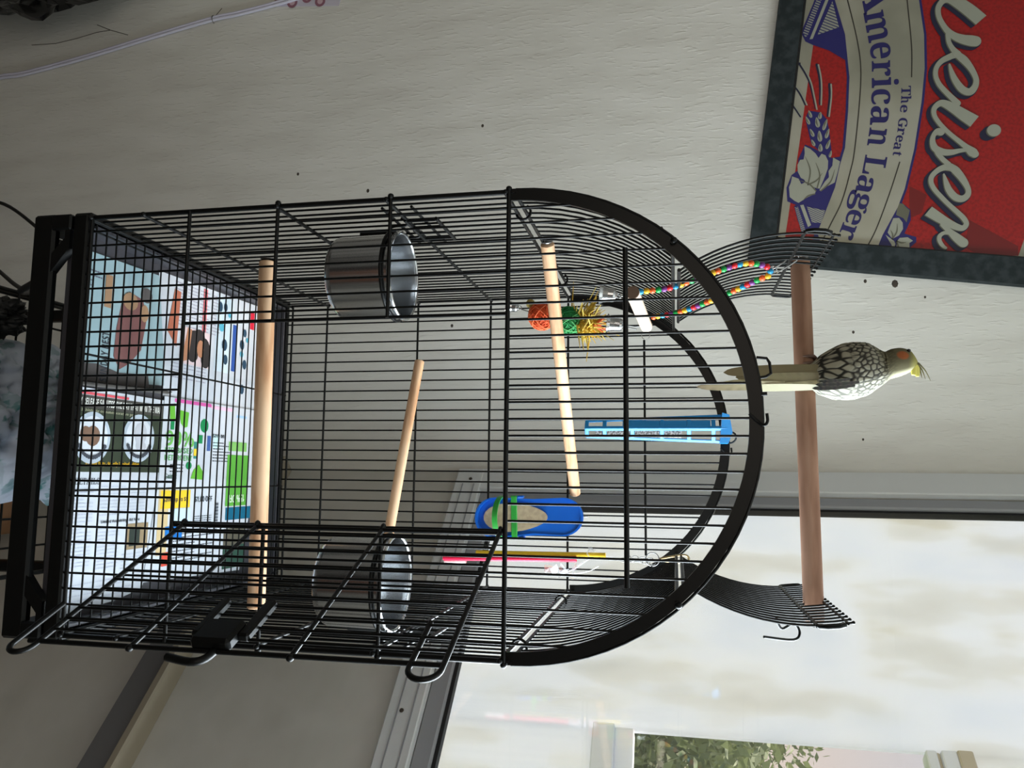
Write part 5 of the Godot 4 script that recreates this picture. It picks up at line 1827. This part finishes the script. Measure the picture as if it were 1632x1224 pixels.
	add_disc(st, Vector2(SCRIPT_DOT[0] + 1.2, SCRIPT_DOT[1] - 1.6), float(SCRIPT_DOT[2]), px, 13.4)
	obj("script_edge", st, M.sign_grey, panel)
	st = st_new()
	for n in SCRIPT_STROKES.size():
		add_stroke(st, SCRIPT_STROKES[n], px, 14.6 + 0.06 * n, 0.4, Vector2.ZERO, SCRIPT_FLAT[n])
	add_disc(st, Vector2(SCRIPT_DOT[0], SCRIPT_DOT[1]), SCRIPT_DOT[2], px, 14.6, 24)
	obj("script_lettering", st, M.sign_silver_flat, panel)
	# grey streaks in the plain silver margin
	st = st_new()
	for k in [[-36, 330], [-35, 352], [-33, 400], [-38, 425]]:
		slab(st, PackedVector2Array([Vector2(-47, float(k[1])), Vector2(-47, float(k[1]) + 12), Vector2(-36, float(k[1]) + 5), Vector2(-36, float(k[1]) - 6)]), px, 12.2, 12.2)
	obj("printed_streak", st, M.sign_grey, panel)

func hatch(st: SurfaceTool, xf: Transform3D, poly: PackedVector2Array, rows: int, z: float, fill: float) -> void:
	# dark bars across a shape, from its first corner towards its far end
	var lo := INF
	var hi := -INF
	var d := Vector2(0.93, -0.36)
	for p in poly:
		lo = minf(lo, p.dot(d))
		hi = maxf(hi, p.dot(d))
	var n := d.orthogonal()
	for i in rows:
		var a := lerpf(lo, hi, (i + 0.3) / rows)
		var w := (hi - lo) / rows * fill
		var bar := PackedVector2Array([d * a - n * 200, d * (a + w) - n * 200, d * (a + w) + n * 400, d * a + n * 400])
		for piece in Geometry2D.intersect_polygons(poly, bar):
			slab(st, piece, xf, z, z)

func put_letter(st: SurfaceTool, l: Array, px: Transform3D) -> void:
	var ref := glyph("x", "Droid Serif", 700)
	var xh: float = (ref[2] as AABB).size.y
	var base: float = (ref[2] as AABB).position.y
	var g := glyph(l[0], "Droid Serif", 700)
	var v: PackedVector3Array = g[0]
	var ix: PackedInt32Array = g[1]
	var bb: AABB = g[2]
	var p0 := Vector2(l[1], l[2])
	var p1 := Vector2(l[3], l[4])
	var ex := p1 - p0
	var ey := ex.normalized().orthogonal() * float(l[5])
	if ey.y < 0:
		ey = -ey
	var up := px.basis.z.normalized()
	for i in range(0, ix.size(), 3):
		var q := []
		for k in 3:
			var p := v[ix[i + k]]
			var c := p0 + ex * (p.x - bb.position.x) / bb.size.x + ey * (p.y - base) / xh
			q.append(px * Vector3(c.x, c.y, 13.8))
		tri(st, q[0], q[1], q[2], up, up, up)

# ---------------------------------------------------------------- the cockatiel
const BIRD := [[-67.4, 790.0, 5.0], [-66.9, 799.2, 13.0], [-66.8, 807.2, 19.5], [-67.8, 811.3, 23.2], [-69.2, 819.3, 27.2], [-70.2, 827.3, 30.8], [-72.4, 837.2, 33.5], [-73.3, 847.1, 34.5], [-74.6, 857.0, 33.3], [-75.9, 866.9, 31.2], [-76.8, 876.6, 25.2], [-77.7, 886.4, 19.0], [-81.1, 892.3, 17.6], [-82.5, 896.2, 17.6], [-84.6, 906.0, 16.7], [-85.5, 915.6, 13.2], [-84.6, 920.3, 9.4], [-82.8, 924.6, 3.5]]

func bird_section(k: float) -> Array:
	var i := clampi(int(floor(k)), 0, BIRD.size() - 2)
	var f := k - i
	var p := []
	for j in [i - 1, i, i + 1, i + 2]:
		var q: Array = BIRD[clampi(j, 0, BIRD.size() - 1)]
		p.append(Vector3(q[0], q[1], q[2]))
	var r: Vector3 = p[1].cubic_interpolate(p[2], p[0], p[3], f)
	# the body sits over the perch, the tail root hangs before it, the head leans away a little
	var y := r.y
	var zc := -0.238 - 0.006 * clampf((y - 800.0) / 40.0, 0.0, 1.0) - 0.012 * clampf((y - 860.0) / 60.0, 0.0, 1.0)
	return [Vector3(r.x / 1000.0, y / 1000.0, zc), maxf(r.z, 0.3) / 1000.0]

func bird_colour(y: float, ang: float, depth_edge: float) -> Color:
	var c := cos(ang)            # +1 right edge, -1 left edge
	var pale := Color(0.34, 0.325, 0.25)
	var dark := Color(0.035, 0.033, 0.03)
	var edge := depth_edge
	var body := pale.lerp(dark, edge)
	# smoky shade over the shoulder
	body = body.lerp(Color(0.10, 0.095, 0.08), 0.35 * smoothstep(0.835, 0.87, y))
	var lit_flank := Color(0.60, 0.59, 0.49).lerp(Color(0.10, 0.10, 0.09), 0.85 * edge)  # white flank plumage, with window light from the right put into it
	body = body.lerp(lit_flank, smoothstep(0.42, 0.56, c))
	# neck and head
	var grey := Color(0.125, 0.112, 0.068)
	var yellow := Color(0.36, 0.335, 0.115)
	var h := grey.lerp(yellow, smoothstep(0.910, 0.923, y) * 0.9)
	h = h.lerp(Color(0.56, 0.54, 0.36), smoothstep(0.55, 0.97, c))  # right edge paler, its window light put into the colour
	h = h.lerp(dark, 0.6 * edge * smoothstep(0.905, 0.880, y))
	return body.lerp(h, smoothstep(0.872, 0.890, y - 0.006 * c))

var cells_big: FastNoiseLite
var cells_small: FastNoiseLite
func plumage_edge(ang: float, y: float) -> float:
	# dark seams between overlapping feathers: long cells low on the wing, small round ones on the shoulder
	if cells_big == null:
		cells_big = FastNoiseLite.new()
		cells_big.noise_type = FastNoiseLite.TYPE_CELLULAR
		cells_big.cellular_return_type = FastNoiseLite.RETURN_DISTANCE2_SUB
		cells_big.cellular_distance_function = FastNoiseLite.DISTANCE_EUCLIDEAN
		cells_big.cellular_jitter = 0.85
		cells_big.fractal_type = FastNoiseLite.FRACTAL_NONE
		cells_big.frequency = 1.0
		cells_big.seed = 12
		cells_small = cells_big.duplicate()
		cells_small.seed = 31
	var u := (ang if ang < PI else ang - TAU) * 0.033
	var k := smoothstep(0.838, 0.852, y)
	var big := cells_big.get_noise_2d((u + 0.25 * (y - 0.83)) / 0.0082, y / 0.0175) + 1.0
	var small := cells_small.get_noise_2d(u / 0.0062, y / 0.0075) + 1.0
	var e := smoothstep(0.34, 0.10, big) * (1.0 - k) + smoothstep(0.40, 0.12, small) * k
	return clampf(e, 0.0, 1.0)

func feather(st: SurfaceTool, pts: Array, width: float, nrm: Vector3, c0: Color, c1: Color, bars := 0.0) -> void:
	# a blade: pointed, slightly domed, with thickness
	var n := pts.size()
	var wprof := func(k: float) -> float: return width * (0.35 + 0.65 * sin(PI * clampf(k * 0.62 + 0.12, 0, 1))) * (1.0 if k < 0.8 else sqrt(maxf(0.0, 1.0 - pow((k - 0.8) / 0.2, 2.0))) * 0.96 + 0.04)
	for side in [1.0, -1.0]:
		for i in n - 1:
			for e in [-1.0, 1.0]:
				var q := []
				for t in [[i, 0.0], [i + 1, 0.0], [i + 1, 1.0], [i, 1.0]]:
					var k := float(t[0]) / (n - 1)
					var d: Vector3 = (pts[mini(int(t[0]) + 1, n - 1)] - pts[maxi(int(t[0]) - 1, 0)]).normalized()
					var x := d.cross(nrm).normalized()
					var p: Vector3 = pts[t[0]] + x * float(e) * float(t[1]) * (wprof.call(k) as float) * 0.5 + nrm * side * 0.0006 * (1.0 - float(t[1]))
					var cc := c0.lerp(c1, k)
					if bars > 0.0 and t[1] > 0.5:
						cc = cc.lerp(Color(0.12, 0.11, 0.08), bars * (0.5 + 0.5 * sin(k * 60.0)))
					q.append([p, cc])
				var nn: Vector3 = nrm * side
				var order := [0, 1, 2, 0, 2, 3]
				var g: Vector3 = (q[1][0] - q[0][0]).cross(q[2][0] - q[0][0])
				if g.dot(nn) > 0.0:
					order = [0, 2, 1, 0, 3, 2]
				for j in order:
					st.set_normal(nn)
					st.set_color(q[j][1])
					st.add_vertex(q[j][0])

func make_bird() -> void:
	var t := thing("cockatiel", "pearl grey cockatiel with yellow crest and orange cheek, back to camera, on the top perch", "bird", Vector3(-0.068, 0.807, -0.25))
	var rows := 280
	var cols := 340
	var st := st_new()
	var ring := []
	for i in rows + 1:
		var s := bird_section(float(i) / rows * (BIRD.size() - 1))
		var c: Vector3 = s[0]
		var a: float = s[1]
		var line := []
		for k in cols:
			var ang := TAU * k / cols
			var depth := 0.88 if c.y < 0.885 else 0.98
			var edge := plumage_edge(ang, c.y)
			var lift := 0.0
			if c.y < 0.885 and c.y > 0.80:
				lift = -0.0007 * edge
			# wing edges: a soft shoulder along both sides of the back
			var wing := 0.0012 * exp(-pow((ang - 1.05) / 0.16, 2.0)) * smoothstep(0.80, 0.82, c.y) * smoothstep(0.865, 0.845, c.y)
			var rr := a + lift + wing
			line.append([c + Vector3(cos(ang) * rr, 0, sin(ang) * rr * depth), bird_colour(c.y, ang, edge)])
		ring.append(line)
	for i in rows + 1:
		for k in cols:
			var pu: Vector3 = ring[i][(k + 1) % cols][0] - ring[i][(k + cols - 1) % cols][0]
			var pv: Vector3 = ring[mini(i + 1, rows)][k][0] - ring[maxi(i - 1, 0)][k][0]
			var n := pv.cross(pu).normalized()
			var out: Vector3 = ring[i][k][0] - (ring[i][0][0] + ring[i][cols / 2][0]) * 0.5
			if n.dot(out) < 0:
				n = -n
			# cheek patch
			var p: Vector3 = ring[i][k][0]
			var cheek := Vector2(p.x + 0.0905, p.y - 0.9048)
			if p.z > -0.255:
				var m := smoothstep(0.0078, 0.0048, Vector2(cheek.x * 1.25, cheek.y * 0.9).length())
				ring[i][k][1] = (ring[i][k][1] as Color).lerp(Color(0.33, 0.10, 0.04), m * 0.9)
			ring[i][k].append(n)
	for i in rows + 1:
		for k in cols:
			st.set_normal(ring[i][k][2])
			st.set_color(ring[i][k][1])
			st.add_vertex(ring[i][k][0])
	for i in rows:
		for k in cols:
			var a := i * cols + k
			var b := i * cols + (k + 1) % cols
			var c := (i + 1) * cols + (k + 1) % cols
			var d := (i + 1) * cols + k
			for j in [a, b, c, a, c, d]:
				st.add_index(j)
	obj("body", st, M.feather, t)
	# tail feathers hang down in front of the perch
	var buff := Color(0.20, 0.175, 0.105)
	var cream := Color(0.68, 0.64, 0.40)
	var tails := [[-0.0755, -0.0715, 0.700, 0.013, buff, Color(0.25, 0.21, 0.125), 0.0], [-0.0700, -0.0655, 0.714, 0.014, buff, Color(0.23, 0.2, 0.115), 0.0], [-0.0655, -0.0620, 0.722, 0.012, Color(0.24, 0.21, 0.135), Color(0.3, 0.27, 0.15), 0.3], [-0.0605, -0.0570, 0.693, 0.010, cream, Color(0.60, 0.55, 0.33), 0.6], [-0.0550, -0.0545, 0.668, 0.011, Color(0.74, 0.70, 0.46), Color(0.34, 0.27, 0.17), 0.5], [-0.0520, -0.0520, 0.722, 0.009, Color(0.82, 0.80, 0.62), Color(0.7, 0.67, 0.45), 0.0]]
	for i in tails.size():
		var f: Array = tails[i]
		st = st_new()
		var z := -0.2235 + 0.0009 * (i % 3)
		var top := Vector3(f[0], 0.816, z - 0.001)
		var tip := Vector3(f[1], f[2], z - 0.003)
		var p := []
		for k in 25:
			p.append(top.lerp(tip, k / 24.0) + Vector3(0, 0, 0.0025 * sin(PI * k / 24.0)))
		feather(st, p, f[3], Vector3(0.12 * (i - 2), 0, 1).normalized(), f[4], f[5], f[6])
		obj("tail_feather", st, M.feather, t)
	# folded flight feathers, dark, at the right of the back, and long coverts at the left
	var flights := [[Vector3(-0.0565, 0.850, -0.2120), Vector3(-0.0545, 0.803, -0.2170), 0.0055], [Vector3(-0.0530, 0.846, -0.2150), Vector3(-0.0505, 0.7995, -0.2190), 0.0055], [Vector3(-0.0600, 0.840, -0.2105), Vector3(-0.0585, 0.807, -0.2155), 0.004]]
	for f in flights:
		st = st_new()
		var p := []
		for k in 17:
			p.append((f[0] as Vector3).lerp(f[1], k / 16.0) + Vector3(0.001, 0, 0.0012) * sin(PI * k / 16.0))
		feather(st, p, f[2], Vector3(0.45, 0, 0.9).normalized(), Color(0.035, 0.033, 0.03), Color(0.02, 0.019, 0.018), 0.4)
		obj("wing_feather", st, M.feather, t)
	# crest
	for f in [[0.0, "crest_yellow", 0.007], [0.25, "crest_yellow", 0.006], [0.5, "crest_grey", 0.0028], [0.7, "crest_grey", 0.0024], [1.0, "crest_grey", 0.002]]:
		st = st_new()
		var k: float = f[0]
		var root := Vector3(-0.0835 + 0.004 * (1 - k), 0.9205 + 0.004 * k, -0.252)
		var mid := Vector3(-0.0765 + 0.003 * k, lerpf(0.920, 0.932, k), -0.252)
		var tip := Vector3(lerpf(-0.0685, -0.0615, k), lerpf(0.9185, 0.9375, k), -0.251 - 0.002 * k)
		var p := smooth([root, mid, tip], 6)
		var rad := []
		for i in p.size():
			rad.append(float(f[2]) * 0.5 * (0.45 + 0.6 * sin(PI * minf(0.95, 0.15 + 0.8 * i / p.size()))) * (1.0 if k < 0.4 else 1.0 - 0.75 * i / p.size()))
		tube(st, p, rad, 8)
		obj("crest_feather", st, M[f[1]], t)
	# eye, with a pale ring
	st = st_new()
	ball(st, Vector3(-0.0966, 0.9130, -0.2452), Vector3(0.0023, 0.0025, 0.0023), 14, 8)
	obj("eye", st, M.eye_black, t)
	st = st_new()
	var q := smooth([Vector3(-0.0955, 0.9135, -0.2615), Vector3(-0.0995, 0.9120, -0.2650), Vector3(-0.1012, 0.9085, -0.2665), Vector3(-0.0998, 0.9048, -0.2660)], 5)
	var qr := []
	for i in q.size():
		qr.append(lerpf(0.0042, 0.0007, float(i) / q.size()))
	tube(st, q, qr, 10)
	obj("beak", st, M.beak_horn, t)
	# feet round the perch
	for fx in [-0.0868, -0.0560]:
		st = st_new()
		tube(st, [Vector3(fx + 0.004, 0.824, -0.247), Vector3(fx, 0.8115, -0.248)], [0.0036, 0.0028], 8)
		for toe in [[-0.0045, 1.0], [0.0035, 1.0], [-0.003, -1.0], [0.004, -1.0]]:
			var p := []
			for k in 8:
				var a := deg_to_rad(90.0 - float(toe[1]) * k * 15.0)
				p.append(Vector3(fx + float(toe[0]) * minf(1.0, k / 3.0), 0.7966 + sin(a) * 0.0135, -0.25 + cos(a) * 0.0135))
			tube(st, p, [0.0024, 0.0024, 0.0023, 0.0022, 0.002, 0.0018, 0.0013, 0.0006], 8)
		obj("foot", st, M.foot_skin, t)

# ---------------------------------------------------------------- round the cage
func make_clutter() -> void:
	var zw := -0.8455
	# white twin cord on the wall
	var pts := smooth([Vector3(-0.90, -1.12, zw), Vector3(-0.9262, -1.0163, zw), Vector3(-0.9300, -0.94, zw), Vector3(-0.9564, -0.7648, zw), Vector3(-0.99, -0.585, zw), Vector3(-1.0177, -0.4264, zw), Vector3(-1.024, -0.36, zw), Vector3(-1.0375, -0.2645, zw), Vector3(-1.0520, -0.19, zw), Vector3(-1.09, -0.08, zw), Vector3(-1.16, 0.06, zw)], 6)
	var t := thing("extension_lead", "white twin power cord running up the plaster wall at the left", "cord", Vector3(-1.0, -0.5, zw))
	for s in [-1.0, 1.0]:
		var st := st_new()
		var p := []
		for v in pts:
			p.append(v + Vector3(0.0034 * s, -0.0006 * s, 0))
		tube(st, p, 0.0036, 10)
		obj("cord_strand", st, M.white_cord, t)
	var st := st_new()
	tube(st, arc_pts(Vector3(-1.0178, -0.424, zw - 0.003), Vector3(1, 0, 0), Vector3(0, 0, 1), 0.0085, -10, 190, 10), 0.0012, 6)
	obj("wall_staple", st, M.dull_steel, t)
	# hairline cracks in the plaster by the cord
	st = st_new()
	for c in [[Vector3(-1.004, -0.656, -0.8496), Vector3(-1.022, -0.706, -0.8496), Vector3(-1.02, -0.745, -0.8496), Vector3(-1.01, -0.80, -0.8496), Vector3(-1.003, -0.86, -0.8496), Vector3(-1.006, -0.93, -0.8496)], [Vector3(-1.022, -0.706, -0.8496), Vector3(-1.04, -0.745, -0.8496)], [Vector3(-1.0177, -0.43, -0.8496), Vector3(-1.045, -0.405, -0.8496)]]:
		tube(st, c, 0.0008, 4)
	obj("plaster_crack", st, M.chip_dark, get_node("wall_back"))
	# a decorated paper sticker behind the cord
	st = st_new()
	slab(st, PackedVector2Array([Vector2(-0.06, -0.07), Vector2(0.010, -0.085), Vector2(0.010, 0.07), Vector2(-0.06, 0.085)]), Transform3D(Basis(Vector3(0, 0, 1), -0.1), Vector3(-1.034, -0.175, -0.8495)), 0.0, 0.0012)
	var pap := obj("wall_sticker", st, ink(col(206, 200, 212)))
	tag(pap, "pale sticker with pink rosettes on the wall behind the white cord", "sticker")
	st = st_new()
	for k in [[-1.032, -0.152], [-1.037, -0.222], [-1.045, -0.185], [-1.05, -0.255], [-1.06, -0.14]]:
		add_disc(st, Vector2(k[0], k[1]), 0.013, Transform3D(Basis.IDENTITY, Vector3(0, 0, -0.8476)), 0.0, 14)
	obj("printed_rosette", st, ink(col(150, 104, 118)), pap)
	st = st_new()
	for k in [[-1.032, -0.152], [-1.037, -0.222], [-1.045, -0.185], [-1.05, -0.255], [-1.06, -0.14]]:
		add_disc(st, Vector2(k[0], k[1]), 0.007, Transform3D(Basis.IDENTITY, Vector3(0, 0, -0.8472)), 0.0, 10)
	obj("printed_rosette", st, ink(col(206, 176, 184)), pap)
	# crumpled glossy black bag at the far left
	lump("black_bag", "crumpled glossy black plastic bag at the far left below the cord", "bag", Vector3(-1.150, FLOOR_Y, -0.70), Vector3(0.14, 0.30, 0.13), M.black_film, 4, 0.16)
	lump("mottled_bundle", "grey and white mottled cloth bundle on top of the black bag", "cloth", Vector3(-1.215, FLOOR_Y + 0.50, -0.72), Vector3(0.12, 0.10, 0.10), M.mottled_cloth, 9, 0.18)
	# cardboard box under the shelf
	st = st_new()
	box(st, Vector3(0.0, -0.925, -0.50), Vector3(0.38, 0.45, 0.36), Basis(Vector3.UP, 0.03), 0.004)
	box(st, Vector3(0.0, -0.699, -0.50), Vector3(0.382, 0.004, 0.05), Basis(Vector3.UP, 0.03))
	var bx := obj("cardboard_box", st, M.cardboard)
	tag(bx, "brown cardboard box on the floor below the wire shelf", "box")
	# pale plastic bag on the shelf
	film_bag()
	# dark bundle and cables by the rack
	lump("dark_bundle", "dark rolled cloth bundle at the left end of the wire shelf", "cloth", Vector3(-0.158, -0.335, -0.165), Vector3(0.030, 0.045, 0.05), M.black_rubber, 14, 0.25)
	var cables := [["black power cable leaving the rack's left end, upper of two", [Vector3(-0.62, -1.1, -0.83), Vector3(-0.575, -0.92, -0.80), Vector3(-0.44, -0.66, -0.66), Vector3(-0.33, -0.36, -0.40), Vector3(-0.262, -0.16, -0.12), Vector3(-0.240, -0.09, -0.03), Vector3(-0.228, -0.062, -0.012)]], ["black power cable sagging beside the dark bundle, lower of two", [Vector3(-0.50, -1.1, -0.80), Vector3(-0.42, -0.90, -0.74), Vector3(-0.30, -0.60, -0.52), Vector3(-0.218, -0.33, -0.27), Vector3(-0.185, -0.22, -0.14), Vector3(-0.176, -0.12, -0.06), Vector3(-0.174, -0.066, -0.014)]], ["green garden wire at the right end of the rack", [Vector3(0.30, -0.5, 0.0), Vector3(0.24, -0.27, 0.03), Vector3(0.222, -0.14, 0.02), Vector3(0.232, -0.09, 0.0)]]]
	for i in cables.size():
		st = st_new()
		tube(st, smooth(cables[i][1], 8), 0.0042 if i < 2 else 0.0028, 8)
		var c := obj("power_cable" if i < 2 else "garden_wire", st, M.black_rubber if i < 2 else M.garden_green)
		tag(c, cables[i][0], "cable")

func lump(called: String, label: String, category: String, base: Vector3, half: Vector3, m: Material, seed_value: int, rough: float) -> void:
	# a soft crumpled shape resting on its base
	var n := FastNoiseLite.new()
	n.seed = seed_value
	n.frequency = 1.6
	n.fractal_octaves = 4
	var t := st_new()
	var seg := 56
	var rows := 36
	var g := []
	for i in rows + 1:
		var line := []
		for k in seg:
			var th := PI * i / rows
			var ph := TAU * k / seg
			var d := Vector3(sin(th) * cos(ph), cos(th), sin(th) * sin(ph))
			var r := 1.0 + rough * (n.get_noise_3dv(d * 1.5) * 1.6 - absf(n.get_noise_3dv(d * 3.2 + Vector3(5, 5, 5))) * 1.4)
			line.append(base + Vector3(0, half.y, 0) + d * half * r)
		g.append(line)
	for i in rows:
		for k in seg:
			var l := (k + 1) % seg
			var ctr := base + Vector3(0, half.y, 0)
			var a: Vector3 = g[i][k]
			var b: Vector3 = g[i][l]
			var c: Vector3 = g[i + 1][l]
			var d: Vector3 = g[i + 1][k]
			t.set_smooth_group(0)
			for q in [[a, b, c], [a, c, d]]:
				var o := [q[0], q[1], q[2]]
				if (o[1] - o[0]).cross(o[2] - o[0]).dot(((a + c) / 2 - ctr)) > 0:
					o = [q[0], q[2], q[1]]
				for p in o:
					t.add_vertex(p)
	t.index()
	t.generate_normals()
	var o2 := obj(called, t, m)
	tag(o2, label, category)

func film_bag() -> void:
	var n := FastNoiseLite.new()
	n.seed = 77
	n.frequency = 7.0
	n.fractal_octaves = 4
	var t := st_new()
	t.set_smooth_group(0)
	var nx := 60
	var nz := 60
	var g := []
	for i in nx + 1:
		var line := []
		for k in nz + 1:
			var u := float(i) / nx * 2 - 1
			var v := float(k) / nz * 2 - 1
			var e := clampf(1.0 - pow(absf(u), 3.0), 0, 1) * clampf(1.0 - pow(absf(v), 4.0), 0, 1)
			var x := -0.018 + u * 0.118
			var z := -0.155 + v * 0.21
			var nn := n.get_noise_2d(x * 3.0, z * 3.0)
			var y := -0.322 + 0.10 * sqrt(e) * (0.75 + 0.45 * n.get_noise_2d(x, z)) + 0.03 * e * (absf(nn) - 0.1)
			line.append(Vector3(x + 0.02 * n.get_noise_2d(z * 2.0, 3.0), y, z))
		g.append(line)
	for i in nx:
		for k in nz:
			for q in [[g[i][k], g[i + 1][k], g[i + 1][k + 1]], [g[i][k], g[i + 1][k + 1], g[i][k + 1]]]:
				var o: Array = q
				if ((q[1] - q[0]) as Vector3).cross(q[2] - q[0]).y > 0:
					o = [q[0], q[2], q[1]]
				for p in o:
					t.add_vertex(p)
	t.index()
	t.generate_normals()
	var o2 := obj("plastic_bag", t, M.pale_film)
	tag(o2, "crumpled pale blue plastic bag lying on the wire shelf under the cage", "bag")
